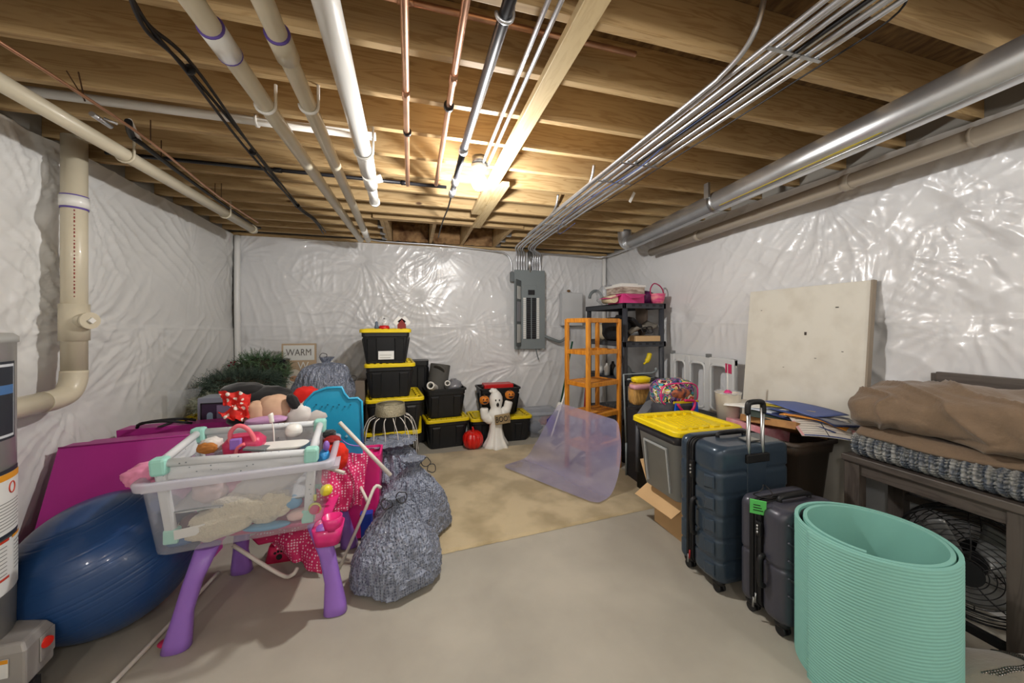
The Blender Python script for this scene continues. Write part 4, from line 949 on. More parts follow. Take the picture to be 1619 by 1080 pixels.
part('sticker_symbol', MB().tube([((hr+.004)*math.cos(av+1.12+.07*math.cos(q)), (hr+.004)*math.sin(av+1.12+.07*math.cos(q)), hz(766)+.022*math.sin(q)) for q in [2*PI*k/20 for k in range(20)]], .0022, 5, closed=True), rdl, s2)
for i, y in enumerate((786, 791, 796, 801, 806, 811, 816, 821, 826)): part('text_line', curved(av+.25, av+1.32+.04*math.sin(i*3), hz(y+1.3), hz(y), hr+.004), M('text_grey',(120,120,118),.6), s2)
s3 = sticker(.15, 1.45, hz(925), hz(843), lbw, 1, t); part('sticker_band', curved(av+.15, av+1.05, hz(846), hz(842), hr+.0038), rdl, s3); part('sticker_band', curved(av+1.12, av+1.44, hz(846), hz(842), hr+.0038), orl, s3); part('sticker_band', curved(av+.15, av+1.05, hz(903), hz(899), hr+.0038), rdl, s3)
for i, y in enumerate(range(852, 896, 6)): part('text_line', curved(av+.25, av+1.0, hz(y+1.3), hz(y), hr+.0045), MATS['text_grey'], s3); part('text_line', curved(av+1.16, av+1.4, hz(y+1.3), hz(y), hr+.0045), MATS['text_grey'], s3)
# gas control housing in front of the heater
gvm = M('valve_grey', (150,146,142), .42)
gt = thing('gas_control', 'silver grey plastic control box with red knob at the heater base', 'heater control', (-1.52,1.86,0))
c00, c10, c11, c01 = H(-60,1050,.27), H(40,1030,.27), H(86,985,.27), H(25,990,.27)
gv = MB(); top = [c00+Vector((-.02,0,0)), c10, c11, c01+Vector((0,.02,0))]; bot = [Vector((p.x, p.y, .13)) for p in top]; up = [p.lerp((c00+c11)/2, .18)+Vector((0,0,.03)) for p in top]
gv.rings([bot, top, up], False); part('housing', gv, gvm, gt, world=True, bev=.008)
fm = c10.lerp(c11, .62)
part('red_knob', MB().tube([Vector((fm.x, fm.y, .235)), Vector((fm.x+.016, fm.y-.004, .235))], .020, 20), M('knob_red',(220,40,24),.35), gt, world=True)
part('switch_plate', MB().beam(c10.lerp(c11,.45)+Vector((.003,0,-.05)), c10.lerp(c11,.97)+Vector((.003,0,-.05)), .006, .10), gvm, gt, world=True, bev=.004)
part('warning_label', MB().beam(c00.lerp(c10,.50)+Vector((0,-.004,-.05)), c00.lerp(c10,.74)+Vector((0,-.004,-.05)), .003, .07), lbw, gt, world=True)
part('label_band', MB().beam(c00.lerp(c10,.50)+Vector((0,-.006,-.022)), c00.lerp(c10,.74)+Vector((0,-.006,-.022)), .003, .014), orl, gt, world=True)
part('bracket', MB().box((-1.50,1.80,0),(-1.44,1.90,.13)), blkp, gt, world=True)
part('gas_tube', MB().tube([(-1.47,1.76,.14),(-1.46,1.74,.06),(-1.50,1.72,.01)], .008, 8, smooth_path=4), M('yellow_tube',(170,160,60),.4), gt, world=True)
part('wire', MB().tube([(-1.43,1.80,.17),(-1.41,1.77,.08),(-1.44,1.76,.012)], .006, 8, smooth_path=4), cable, gt, world=True)

# ================================================================ LEFT REAR PILE
tote('dark tote with yellow lid holding up the evergreen bundle at the left wall', .82, .50, .67, (-1.62,4.02,0), .05)
# evergreen bundles: needles as leafy blades
def evergreen(name, c, r, n, m, label, L=.09, seed=1, extra=None, flat=.6):
    rnd = random.Random(seed); mb = MB(); c = Vector(c)
    for i in range(n):
        d = Vector((rnd.gauss(0,1), rnd.gauss(0,1), rnd.gauss(0,1))).normalized(); k = rnd.random()**.4
        p = c+Vector((d.x*r[0]*k, d.y*r[1]*k, d.z*r[2]*k))
        dr_ = (Vector((d.x*.9+rnd.gauss(0,.4), d.y*.6+rnd.gauss(0,.3), d.z*.6+rnd.gauss(0,.4)))).normalized()*L*rnd.uniform(.6,1.3)
        q = p+dr_; s_ = dr_.cross(Vector((rnd.gauss(0,1), rnd.gauss(0,1), rnd.gauss(0,1))))
        if s_.length < 1e-5: continue
        s_ = s_.normalized()*.0035; b0 = len(mb.v)
        # a twig with needle blades on both sides
        mb.add([p-s_*.6, p+s_*.6, q], [(0,1,2)])
        for t_ in range(7):
            w = p.lerp(q, (t_+.5)/7); side = s_.normalized()*(.020*(1-t_/10)); fw = dr_.normalized()*.014
            o_ = Vector((rnd.gauss(0,.004), rnd.gauss(0,.004), rnd.gauss(0,.004)))
            e_ = dr_.normalized()*.0035
            mb.add([w-e_, w+e_, w+side+fw+o_], [(0,1,2)]); mb.add([w-e_, w+e_, w-side+fw+o_], [(0,1,2)])
    t = thing(name, label, 'evergreen', (c.x, c.y, c.z-r[2]*.9))
    part('core', MB().ball(c, (r[0]*.82, r[1]*.8, r[2]*.8), 20, 12, fn=lambda d: 1+.25*nz(d,3,seed)), M('core_brown',(44,40,26),.9), t, world=True)
    part('needles', mb, m, t, world=True, kind='stuff'); return t
eg1 = M('needle_green', (58,84,54), .7, col2=(88,114,80), scale=14); eg2 = M('needle_dark', (46,62,52), .7, col2=(74,90,76), scale=12); eg3 = M('needle_frost', (92,100,70), .75, col2=(176,180,160), scale=16)
evergreen('evergreen_bundle', (-1.60,4.50,1.02), (.27,.20,.20), 1500, eg1, 'bushy green artificial evergreen nearest the room corner', seed=3)
evergreen('evergreen_bundle', (-1.64,4.15,.94), (.33,.20,.12), 1400, eg2, 'dark flattened artificial evergreen branches below the left wall', seed=4, L=.10)
evergreen('evergreen_bundle', (-1.60,3.95,.80), (.32,.18,.09), 1300, eg3, 'frosted pale artificial evergreen branches lying on the yellow tote lid', seed=5)
evergreen('evergreen_bundle', (-1.46,4.20,.92), (.16,.14,.12), 500, eg2, 'small dark evergreen sprigs left of the black box', seed=6)
for i, (x, z) in enumerate(((-1.80,1.10),(-1.78,1.08),(-1.82,1.07),(-1.77,1.105))):
    single('berry', MB().ball((x,4.34,z+.05), .011, 8, 6), M('berry_red',(96,20,34),.3), 'dark red berry on the top left of the evergreen, '+('leftmost','lowest','second from right','rightmost')[(1,1,0,3)[i]] if i in (2,3) else 'dark red berry on the top left of the evergreen, '+('second from left','second from right')[i], 'berry')
single('clear_wrap', MB().grid(lambda u,v: (-2.02+.14*v*u, 3.75+.25*u, .66+.30*v+.02*nz((u*5,v*5,0),1)), 14, 10), cb2, 'clear plastic wrapping at the left end of the evergreen branches', 'wrap')
# doll play box
lav = M('lavender_card', (128,112,140), .5); dk = M('dark_purple', (58,42,66), .5)
dp0, dp1 = V(312,690,3.35), V(400,626,3.35)
t = thing('toy_box', 'silver and lavender toy carton with dark window left of the cushions', 'toy box', (dp0.x,3.35,dp0.z))
wq, hq = dp1.x-dp0.x, dp1.z-dp0.z
part('carton', MB().box((0,0,0),(wq,.18,hq)), M('carton_silver',(150,156,170),.35,.3), t, bev=.004)
wn = part('window', MB().box((.03,-.004,-.0),(wq-.01,0,hq-.045)), dk, t); part('window_border', MB().box((.022,-.006,0),(.03,.0,hq-.04)).box((.022,-.006,hq-.048),(wq,.0,hq-.04)), blkp, t)
part('printed_scene', MB().box((.13,-.006,0),(wq-.01,-.004,hq-.06)), lav, t)
part('arch_print', MB().plate([(.065,.0),(.105,.0),(.105,hq*.55)]+[(.085+.02*math.cos(a), hq*.55+.02*math.sin(a)) for a in [PI*k/6 for k in range(1,6)]]+[(.065,hq*.55)], .003, Matrix.Translation((0,-.0065,0))), M('pale_blue',(150,176,196),.4), t)
tote('black tote with yellow lid carrying the toy carton and cushions', .76, .50, .35, (-1.02,3.35,0), 0)
tote('second black tote stacked beneath the toy carton', .74, .48, .33, (-1.04,3.34,.36), .03)
# leaning black box and WARM sign
single('black_box', MB().box((-.10,-.05,0),(.09,.10,.40), Matrix.Translation((-1.49,4.54,.77))@Matrix.Rotation(.13,4,'Y')), M('black_gloss',(34,34,38),.22,coat=.4), 'glossy black box leaning beside the WARM sign', 'box', bev=.004)
tote('black tote with yellow lid against the back wall below the WARM sign', .80, .46, .36, (-1.40,4.68,0), 0)
tote('upper black tote with yellow lid below the WARM sign and black box', .78, .44, .36, (-1.40,4.68,.37), 0)
s0, s1_ = V(445,622,4.86), V(500,543,4.86)
sw, sh = s1_.x-s0.x, s1_.z-s0.z
t = thing('warm_sign', 'framed wooden sign with WARM lettering and a bearded face print', 'sign', (s0.x,4.86,s0.z)); tanw = M('sign_tan',(188,164,136),.7)
part('backing', MB().box((0,0,0),(sw,.02,sh)), tanw, t, bev=.003)
part('white_panel', MB().box((.02,-.004,sh*.66),(sw-.02,0,sh-.02)), lbw, t); part('white_panel', MB().box((.02,-.004,.02),(sw-.14,0,sh*.12)), lbw, t)
text_mesh('lettering', 'WARM', .115, M('grey_ink',(110,104,100),.6), t, (sw/2,-.006,sh*.815), (PI/2,0,0), .001, sx=.78)
text_mesh('lettering', 'W', .13, lbw, t, (sw*.62,-.004,sh*.54), (PI/2,0,0), .001, sx=.9)
fc = part('face_print', MB().plate([(sw*.36+.09*math.cos(a), sh*.26+.13*math.sin(a)) for a in [2*PI*k/28 for k in range(28)]], .004, Matrix.Translation((0,-.004,0))), lbw, t)
part('face_skin', MB().plate([(sw*.38+.055*math.cos(a), sh*.29+.035*math.sin(a)) for a in [2*PI*k/24 for k in range(24)]], .003, Matrix.Translation((0,-.007,0))), M('skin_print',(206,160,130),.6), fc)
part('cap_print', MB().plate([(sw*.36+.075*math.cos(a), sh*.36+.07*math.sin(a)) for a in [PI*k/14 for k in range(15)]], .003, Matrix.Translation((0,-.0075,0))), M('cream_print',(222,214,200),.6), fc)
part('eye_print', MB().plate([(sw*.33+.006*math.cos(a), sh*.30+.006*math.sin(a)) for a in [2*PI*k/10 for k in range(10)]], .003, Matrix.Translation((0,-.009,0))), ink, fc); part('eye_print', MB().plate([(sw*.43+.006*math.cos(a), sh*.30+.006*math.sin(a)) for a in [2*PI*k/10 for k in range(10)]], .003, Matrix.Translation((0,-.009,0))), ink, fc)
part('holly_print', MB().plate([(sw*.12+.03*math.cos(a)*(1+.3*math.sin(3*a)), sh*.42+.03*math.sin(a)) for a in [2*PI*k/18 for k in range(18)]], .003, Matrix.Translation((0,-.004,0))), M('holly',(90,40,40),.6), t)
# generic cushions and cloth
pold = dots_mat('red_white_dots', (206,34,24), (236,226,214), .042, .30); pold2 = dots_mat('pink_white_dots', (206,36,100), (240,200,214), .017, .30)
blkv = M('black_velour', (20,19,20), .85, sheen=.3); skn = M('peach_velour', (206,168,140), .85); whv = M('white_velour', (214,208,202), .85)
def cushion(label, c, r, m, rot=(0,0,0), e=.75, seed=0, amp=.10):
    T = Matrix.Rotation(rot[2],4,'Z')@Matrix.Rotation(rot[1],4,'Y')@Matrix.Rotation(rot[0],4,'X')
    return single('cushion', MB().ball(c, r, 36, 22, fn=lambda d: 1+amp*nz(d,2.2,seed), e=e, T=T), m, label, 'cushion')
cq = lambda px, py, Y: tuple(V(px, py, Y))
cushion('flat oval black cushion on top of the left toy pile', cq(385,617,3.12), (0.149,0.100,0.058), blkv, e=1)
cushion('round black cushion behind the peach cushions', cq(427,634,3.12), (0.172,0.120,0.115), blkv, e=1, seed=3)
cushion('black cushion under the red dotted cloth', cq(395,662,3.02), (0.138,0.100,0.064), blkv, e=1, seed=5)
cushion('peach coloured cushion in the middle of the toy pile', cq(435,648,2.96), (0.115,0.080,0.109), skn, e=.9, seed=6)
cushion('smaller peach cushion beside the red dotted cloth', cq(408,655,2.94), (0.086,0.060,0.096), skn, e=.9, seed=8)
cushion('white round cushion at the right of the toy pile', cq(505,655,3.0), (0.149,0.100,0.141), whv, e=.85, seed=9)
cushion('small white cushion in front of the red velour cushion', cq(473,658,2.92), (0.075,0.050,0.090), whv, e=.8, seed=10, rot=(0,.5,0))
cushion('red velour cushion leaning between the white cushions', cq(484,636,3.02), (0.086,0.070,0.115), M('red_velour',(206,30,22),.85), e=.6, seed=11)
cushion('short black roll cushion above the small white one', cq(464,636,2.9), (0.034,0.030,0.064), blkv, e=.8, rot=(0,-.5,0))
cushion('lilac cushion lying at the front of the toy pile', cq(420,665,2.84), (0.127,0.050,0.028), M('lilac',(196,150,190),.8), e=.8, rot=(0,-.05,0))
def crumple(name, label, cat, pts, m, seed, amp=.02, nu=34, nv=24, sol=.004, group=None, freq=2.2):
    a, b, c, d = [Vector(p) for p in pts]; n = (b-a).cross(d-a).normalized()
    def f(u, v):
        p = a.lerp(b, u).lerp(d.lerp(c, u), v); h = noise.noise(Vector((u*freq+seed, v*freq, seed)))+.5*math.sin(u*14+seed+3*noise.noise(Vector((u*2,v*2,seed))))*(.4+.6*v)
        return p+n*amp*h+Vector((0,0,amp*.5*noise.noise(Vector((u*4,v*4,seed+5)))))
    return single(name, MB().grid(f, nu, nv), m, label, cat, sol=sol, group=group)
crumple('dotted_cloth', 'upper red cloth with white dots bunched at the left of the cushions', 'cloth', [cq(345,618,2.90), cq(396,622,2.90), cq(392,650,2.88), cq(352,640,2.86)], pold, 1, .034)
crumple('dotted_cloth', 'lower red cloth with white dots spread under the upper one', 'cloth', [cq(345,652,2.86), cq(392,636,2.90), cq(394,664,2.86), cq(356,664,2.82)], pold, 4, .034)
crumple('dotted_cloth', 'narrow red dotted cloth between the peach and red cushions', 'cloth', [cq(450,628,2.97), cq(470,624,2.97), cq(466,666,2.9), cq(452,660,2.9)], pold, 7, .02)
# turquoise castle panel
tq = M('turquoise_plastic', (34,156,196), .38, coat=.2)
pts = [(478,770),(474,660),(484,634),(498,620),(518,613),(541,612),(545,622),(552,630),(566,629),(572,634),(574,700),(573,768)]
ol = [V(x,y,2.92) for x,y in pts]; o0 = ol[0]
t = thing('castle_panel', 'turquoise plastic toy castle panel with scalloped top behind the crib tote', 'toy panel', (-.55,2.92,0))
part('panel', MB().plate([(p.x,p.z) for p in ol[1:-1]]+[(ol[-1].x,.02),(ol[0].x,.02)], .03, Matrix.Translation((0,2.92,0))), tq, t, world=True, bev=.004)
for i in range(7):
    p = V(500+9*i, 640+ (3 if i%2 else 0), 2.90); part('stud_hole', MB().tube([p, p-Vector((0,.004,0))], .006, 8), M('teal_dark',(20,96,124),.5), t, world=True)
part('rim', MB().tube([Vector((p.x,2.905,p.z)) for p in ol[1:-1]], .010, 8), tq, t, world=True)
part('star_mark', MB().plate([(p2.x+.012*math.cos(a)*(1 if k%2 else .5),p2.z+.012*math.sin(a)*(1 if k%2 else .5)) for p2 in [V(548,690,2.9)] for k,a in enumerate([2*PI*i/10 for i in range(10)])], .003, Matrix.Translation((0,2.902,0))), M('pale_teal',(150,210,226),.5), t, world=True)

# ================================================================ TOY TABLE, CLEAR TOTE, DOLL CRIB
pur = M('purple_plastic', (146,104,192), .35, coat=.2, var=.03); hot = M('hot_pink', (222,42,124), .35, coat=.2)
t = thing('toy_table', 'childs activity table with bulky purple legs under the clear tote', 'toy table', (-.80,2.33,0))
legs = [((-1.075,2.06),(-.975,2.12)), ((-.395,2.10),(-.50,2.18)), ((-1.02,2.60),(-.95,2.50)), ((-.42,2.70),(-.50,2.56))]
for (fx, fy), (tx, ty) in legs:
    f = Vector((fx,fy,0)); g_ = Vector((tx,ty,.44)); s = [(0,.046,.034),(.012,.058,.042),(.10,.054,.040),(.35,.040,.032),(.65,.040,.034),(1,.050,.042)]
    R = []
    for q, a_, b_ in s:
        p = f.lerp(g_, q); bow = math.sin(q*PI)*.02*(1 if tx > fx else -1)
        R.append([(p.x-bow+a_*math.copysign(abs(math.cos(an))**.8, math.cos(an)), p.y+b_*math.copysign(abs(math.sin(an))**.8, math.sin(an)), p.z) for an in [2*PI*k/20 for k in range(20)]])
    part('leg', MB().rings(R, True), pur, t, world=True)
part('table_top', MB().loft([(.42,.50,.36,.08),(.44,.56,.40,.08),(.455,.56,.40,.08)], 6, True, (-.73,2.40)), hot, t, world=True)
def tray(cx, cy, cz, w, d, h): return MB().loft([(cz,w-.03,d-.03,.03),(cz+h,w,d,.04),(cz+h,w-.014,d-.014,.035),(cz+.01,w-.04,d-.04,.025)], 6, True, (cx,cy), cap1=True)
part('side_tray', tray(-.435,2.13,.37,.15,.14,.09), hot, t, world=True); part('cup_holder', tray(-.41,2.09,.45,.10,.09,.07), hot, t, world=True)
tm = M('tote_clear_lilac', (220,222,232), .22, alpha=.22, coat=.25)
T0 = Vector((-.835,2.29,.458)); rzt = .11
t = thing('clear_tote', 'large clear storage tote set on the toy table holding a doll crib', 'storage tote', T0, rzt)
part('body', MB().loft([(0,.67,.42,.05),(.01,.69,.44,.05),(.30,.76,.50,.05),(.335,.76,.50,.05)], 6, True, cap1=False), tm, t)
part('rim', MB().loft([(.325,.82,.55,.06),(.355,.83,.56,.06),(.362,.82,.55,.06),(.362,.765,.505,.05),(.325,.76,.50,.05)], 6, True, cap0=False, cap1=False), M('rim_clear',(214,214,226),.25,alpha=.6), t)
part('handle_lip', MB().box((.36,-.13,.27),(.425,.13,.285)), MATS['rim_clear'], t); part('handle_lip', MB().box((-.425,-.13,.27),(-.36,.13,.285)), MATS['rim_clear'], t)
# crib
mint = M('mint_plastic', (158,214,200), .4); spk = dots_mat('speckled_fabric', (204,206,208), (120,130,136), .028, .10); mesh_m = M('mesh_fabric', (196,198,204), .8, alpha=.36)
def w2(x, y, z): # tote local -> world
    c_, s_ = math.cos(rzt), math.sin(rzt); return Vector((T0.x+x*c_-y*s_, T0.y+x*s_+y*c_, T0.z+z))
LF, RF, RB, LB = w2(-.325,-.205,.43), w2(.30,-.20,.40), w2(.30,.17,.46), w2(-.31,.17,.47)
lf, rf, rb_, lb_ = w2(-.29,-.17,.055), w2(.28,-.17,.04), w2(.28,.16,.04), w2(-.28,.16,.05)
t = thing('doll_crib', 'speckled grey doll playpen with mint corner joints inside the clear tote', 'doll crib', w2(0,0,.03))
for a, b in ((LF,RF),(RF,RB),(RB,LB),(LB,LF)): part('top_rail', MB().tube([a, b], .019, 14), spk, t, world=True)
for a, b in ((LF,lf),(RF,rf),(RB,rb_),(LB,lb_)):
    part('corner_post', MB().beam(a, b, .045, .03, up=(0,1,0)), spk, t, world=True, bev=.01)
    d = (b-a).normalized(); cen = ((LF+RB)/2-a); cen.z = 0; cen.normalize()
    part('corner_joint', MB().beam(a+Vector((0,0,.028)), a+d*.055, .066, .058, up=(0,1,0)), mint, t, world=True, bev=.014)
    part('foot_joint', MB().beam(b+Vector((0,0,.05)), b-Vector((0,0,.02)), .06, .045, up=(0,1,0)), mint, t, world=True, bev=.008)
def sheet(a, b, c, d, amp=.006, s=1): 
    a, b, c, d = map(Vector, (a,b,c,d)); n = (b-a).cross(d-a).normalized()
    return MB().grid(lambda u, v: a.lerp(b,u).lerp(d.lerp(c,u),v)+n*amp*(nz((u*6,v*3,s),1)+.6*math.sin(9*u+4*v+s))*math.sin(PI*min(max(u,0),1))**.3, 26, 14)
for i, (a, b, c, d) in enumerate(((LF,RF,rf,lf),(RF,RB,rb_,rf),(RB,LB,lb_,rb_),(LB,LF,lf,lb_))):
    e, f = a.lerp(d,.22), b.lerp(c,.22)
    part('fabric_band', sheet(a,b,f,e,.008,i), spk, t, world=True, sol=.003)
    g_, h_ = a.lerp(d,.66), b.lerp(c,.66)
    part('mesh_panel', sheet(e,f,h_,g_,.006,i+4), mesh_m, t, world=True)
    part('piping', MB().tube([g_.lerp(h_, k/6)+Vector((0,0,.008*math.sin(k))) for k in range(7)], .004, 6), gpd, t, world=True)
lvl = lambda q: [x.lerp(y, q) for x, y in ((LF,lf),(RF,rf),(RB,rb_),(LB,lb_))]
fl4 = lvl(.66); part('crib_floor', sheet(*fl4, .006, 9), spk, t, world=True, sol=.006)
# toys in and around
furm = M('cream_fur', (206,196,172), .95, bump=1.0, bscale=90, sheen=.4, var=.06, scale=12)
def plush(label, c, r, m, seed=0, rot=(0,0,0), amp=.16, name='soft_toy', e=.9, cat='soft toy'):
    T = Matrix.Rotation(rot[2],4,'Z')@Matrix.Rotation(rot[1],4,'Y')@Matrix.Rotation(rot[0],4,'X')
    return single(name, MB().ball(c, r, 40, 26, fn=lambda d: 1+amp*nz(d,2.4,seed)+.05*nz(d,9,seed), e=e, T=T), m, label, cat)
plush('cream fluffy soft toy at the bottom left of the clear tote', w2(-.12,-.145,.085), (.17,.06,.075), furm, 1, (0,-.15,0), .2)
plush('cream fluffy soft toy above it at the bottom of the clear tote', w2(-.02,-.15,.15), (.14,.05,.065), furm, 3, (0,.1,0), .2)
plush('cream fluffy soft toy with rounded end right of the other fluffy ones', w2(.10,-.155,.13), (.11,.05,.075), furm, 5, (0,-.25,0), .2)
plush('smooth white soft toy inside the crib leaning right', w2(.10,-.13,.27), (.19,.05,.085), whv, 7, (0,-.45,0), .1)
plush('pale pink round doll head seen through the crib mesh', w2(-.16,-.12,.25), (.075,.05,.065), M('pale_pink',(214,186,184),.7), 9)
plush('pink blanket bundle seen through the crib mesh', w2(-.04,-.08,.27), (.16,.06,.08), M('blanket_pink',(206,130,160),.85), 11)
plush('small blue cylindrical toy at the bottom right of the clear tote', w2(.20,-.16,.135), (.05,.035,.035), M('toy_blue',(84,146,184),.5), 2, amp=.05)
plush('rolled pale pink sock at the bottom right of the clear tote', w2(.235,-.16,.065), (.06,.03,.028), M('sock_pink',(222,186,180),.8), 4, (0,-.15,0), .06, name='rolled_sock', cat='sock')
single('white_shoe', MB().ball(w2(.09,-.17,.035), (.11,.035,.018), 24, 10), M('shoe_blue',(90,150,186),.5), 'blue and white toy shoe lying at the bottom of the clear tote', 'shoe')
plush('dark blue round toy at the bottom left corner of the clear tote', w2(-.27,-.14,.035), (.06,.045,.032), M('toy_navy',(52,94,140),.4), 6, amp=.05)
plush('maroon toy behind the paper tag in the clear tote', w2(-.23,-.13,.095), (.05,.04,.045), M('toy_maroon',(96,66,72),.6), 8, amp=.05)
g_ = single('paper_tag', MB().box((-.06,-.001,-.022),(.06,.001,.022), Matrix.Translation(w2(-.215,-.198,.085))@Matrix.Rotation(-.08,4,'Y')@Matrix.Rotation(.1,4,'Z')), lbw, 'cream paper tag at the lower left of the clear tote', 'tag')
plush('brown and white soft toy peeking out at the left of the crib', w2(-.19,-.01,.44), (.05,.04,.04), whv, 12, name='soft_toy')
plush('brown ear of a soft toy at the left of the crib', w2(-.20,-.045,.435), (.045,.02,.028), M('toy_brown',(176,112,50),.85), 13)
pkh = M('salmon_pink', (230,110,122), .4); pkc = M('raspberry', (196,48,92), .4)
hb0 = w2(-.04,-.03,.40)
t = thing('toy_handbag', 'pink toy handbag with purple clasp standing in the crib', 'toy handbag', hb0, .1)
part('bag_body', MB().loft([(-.02,.17,.12,.03),(.05,.18,.13,.03),(.085,.13,.08,.03)], 6, True), pkc, t)
part('handle', MB().tube([(-.045,-.05,.05),(-.05,-.05,.11),(-.02,-.05,.145),(.02,-.05,.13),(.05,-.05,.08),(.06,-.05,.03)], .011, 10, smooth_path=5), pkh, t)
part('clasp', MB().box((-.045,-.085,.03),(.005,-.055,.085)), pur, t, bev=.006)
part('trim', MB().tube([(-.02,-.075,.0),(-.01,-.08,.04),(.02,-.08,.055)], .009, 8, smooth_path=3), pkh, t)
t = thing('toy_hairdryer', 'white upright toy wand with rounded tip rising from the crib', 'toy', w2(.085,.02,.40))
part('stem', MB().tube([(0,0,-.02),(-.004,0,.08),(-.012,0,.13)], .0035, 8, smooth_path=3), pvcw, t); part('tip', MB().tube([(-.012,0,.125),(-.018,0,.165),(-.022,0,.175)], [.012,.014,.008], 12, smooth_path=3), pvcw, t)
single('white_toy_dish', MB().loft([(w2(0,0,.405).z,.26,.11,.05),(w2(0,0,.42).z,.30,.13,.06)],6,True,tuple(w2(.12,-.06,0))[:2]), pvcw, 'flat white plastic toy piece lying across the crib', 'toy')
plush('white rounded plastic toy at the rear right of the crib', w2(.17,.08,.455), (.045,.04,.04), pvcw, 14, amp=.03, name='toy_piece', cat='toy')
single('grey_pad', MB().box((-.05,-.04,-.006),(.05,.04,.006), Matrix.Translation(w2(.03,-.10,.425))@Matrix.Rotation(.15,4,'Y')), gpd, 'dark grey flat toy piece beside the pink handbag', 'toy', bev=.003)
plush('pink cloth sticking out over the left rim of the clear tote', w2(-.42,-.12,.36), (.075,.05,.05), M('cloth_pink',(222,140,172),.8), 15, (0,-.2,0), .3, name='cloth', cat='cloth')
plush('light blue toy seen through the right side of the clear tote', w2(.34,-.02,.30), (.03,.05,.05), M('toy_sky',(50,140,200),.5), 16, amp=.1)
single('toy_whisk', MB().tube([tuple(w2(.315,-.20,.14+.03*k/3)) for k in range(4)], .008, 8).ball(w2(.315,-.205,.10),(.032,.01,.032),20,10), M('toy_lime',(200,200,90),.4), 'yellow handled round toy at the lower right of the clear tote', 'toy')
single('toy_disc', MB().tube([w2(.315,-.216,.10), w2(.315,-.222,.10)], .024, 20), M('toy_rose',(190,70,110),.4), 'rose coloured disc on the yellow handled toy', 'toy')
# stuff right of the tote
plush('round bright red soft toy hanging right of the clear tote', cq(530,722,2.42), (.075,.06,.085), M('scarlet_plush',(214,40,16),.85,bump=.5,bscale=80), 17, amp=.12)
plush('dark red soft toy part above the bright red one', cq(525,697,2.46), (.05,.05,.03), M('dark_red',(130,22,20),.85), 18)
plush('small black soft toy part between the red ones', cq(520,686,2.5), (.04,.04,.025), blkv, 19)
plush('yellow ball resting above the pink cup holder', cq(516,775,2.14), (.030,.030,.028), M('yellow_ball',(222,206,50),.4), 20, amp=.02, name='toy_ball', cat='ball')
single('pink_crate', MB().loft([(.02,.26,.22,.02),(.60,.30,.26,.03),(.60,.27,.23,.02),(.56,.26,.22,.02)],4,False,(-.37,2.86)), hot, 'hot pink plastic crate under the dotted cloth right of the tote', 'crate')
crumple('dotted_cloth', 'pink cloth with white dots hanging from the pink crate', 'cloth', [cq(500,722,2.50), cq(583,716,2.66), cq(572,800,2.58), cq(500,815,2.42)], pold2, 2, .035, 50, 40)
crumple('dotted_cloth', 'pink dotted cloth tapering down to the floor under the table', 'cloth', [cq(390,850,2.58), cq(540,800,2.50), H(507,914,.012), H(440,868,.10)], pold2, 6, .03, 50, 40)
single('small_blue_toy', MB().loft([(0,.06,.05,.01),(.26,.08,.06,.01)],4,False,(-.30,2.62)), M('royal_blue',(30,60,160),.4), 'royal blue plastic toy standing right of the table leg', 'toy')
single('pink_toy_box', MB().loft([(0,.05,.05,.01),(.16,.06,.06,.01)],4,False,(-.245,2.56)), hot, 'small pink plastic box beside the royal blue toy', 'toy')
prp = H(440,893)
t = thing('pet_dish', 'raspberry pet dish with black paw print under the toy table', 'pet dish', (-.80,2.72,0))
part('dish', MB().loft([(0,.24,.17,.04),(.09,.20,.14,.03),(.09,.16,.11,.03),(.04,.15,.10,.03)],5,True), M('raspberry_dish',(186,24,74),.4), t)
for x, z, r in ((-.03,.035,.018),(-.055,.06,.008),(-.037,.068,.008),(-.018,.068,.008),(.0,.058,.008),(.065,.045,.018)): part('paw_print', MB().tube([(x,-.083+z*.16,z),(x,-.088+z*.16,z)], r, 12), ink, t)
single('toy_saucer', MB().ball((-1.12,2.10,.014),(.05,.035,.012),20,8), pkc, 'raspberry oval lid on the floor beside the front left table leg', 'lid')
whr = M('white_rod', (212,206,196), .45)
def rod(label, pts, r=.010): return single('tent_rod', MB().tube(pts, r, 10, smooth_path=4 if len(pts) > 2 else 0), whr, label, 'rod')
rod('long white rod lying on the floor left of the toy table', [H(150,1110,.012), H(270,985,.012), H(345,905,.03)])
rod('bent white rod under the table ending in a hook', [V(368,862,2.42), H(442,908,.06), H(462,909,.07), H(470,898,.09)], .011)
rod('white rod slanting from the castle panel to the middle bag', [V(537,668,2.60), V(618,752,2.46)], .013)
rod('thin white rod standing bent between the clear tote and the bags', [V(602,771,2.36), V(592,771,2.34), V(575,812,2.30), H(536,900,.02)], .010)
rod('short white rod crossing behind the bent standing rod', [V(570,770,2.60), V(583,797,2.52)], .010)
rod('white rod end pointing right over the dotted cloth', [V(470,745,2.36), V(495,735,2.38), V(545,748,2.36)], .011)
single('purple_wire', MB().tube([V(536,692,2.6), V(552,703,2.6), V(575,706,2.6)], .004, 6, smooth_path=4), pur, 'thin purple cord beside the slanting white rod', 'cord')
single('purple_toy', MB().ball(cq(516,705,2.3),(.018,.02,.03),14,8), pur, 'small purple toy clipped at the right rim of the clear tote', 'toy')
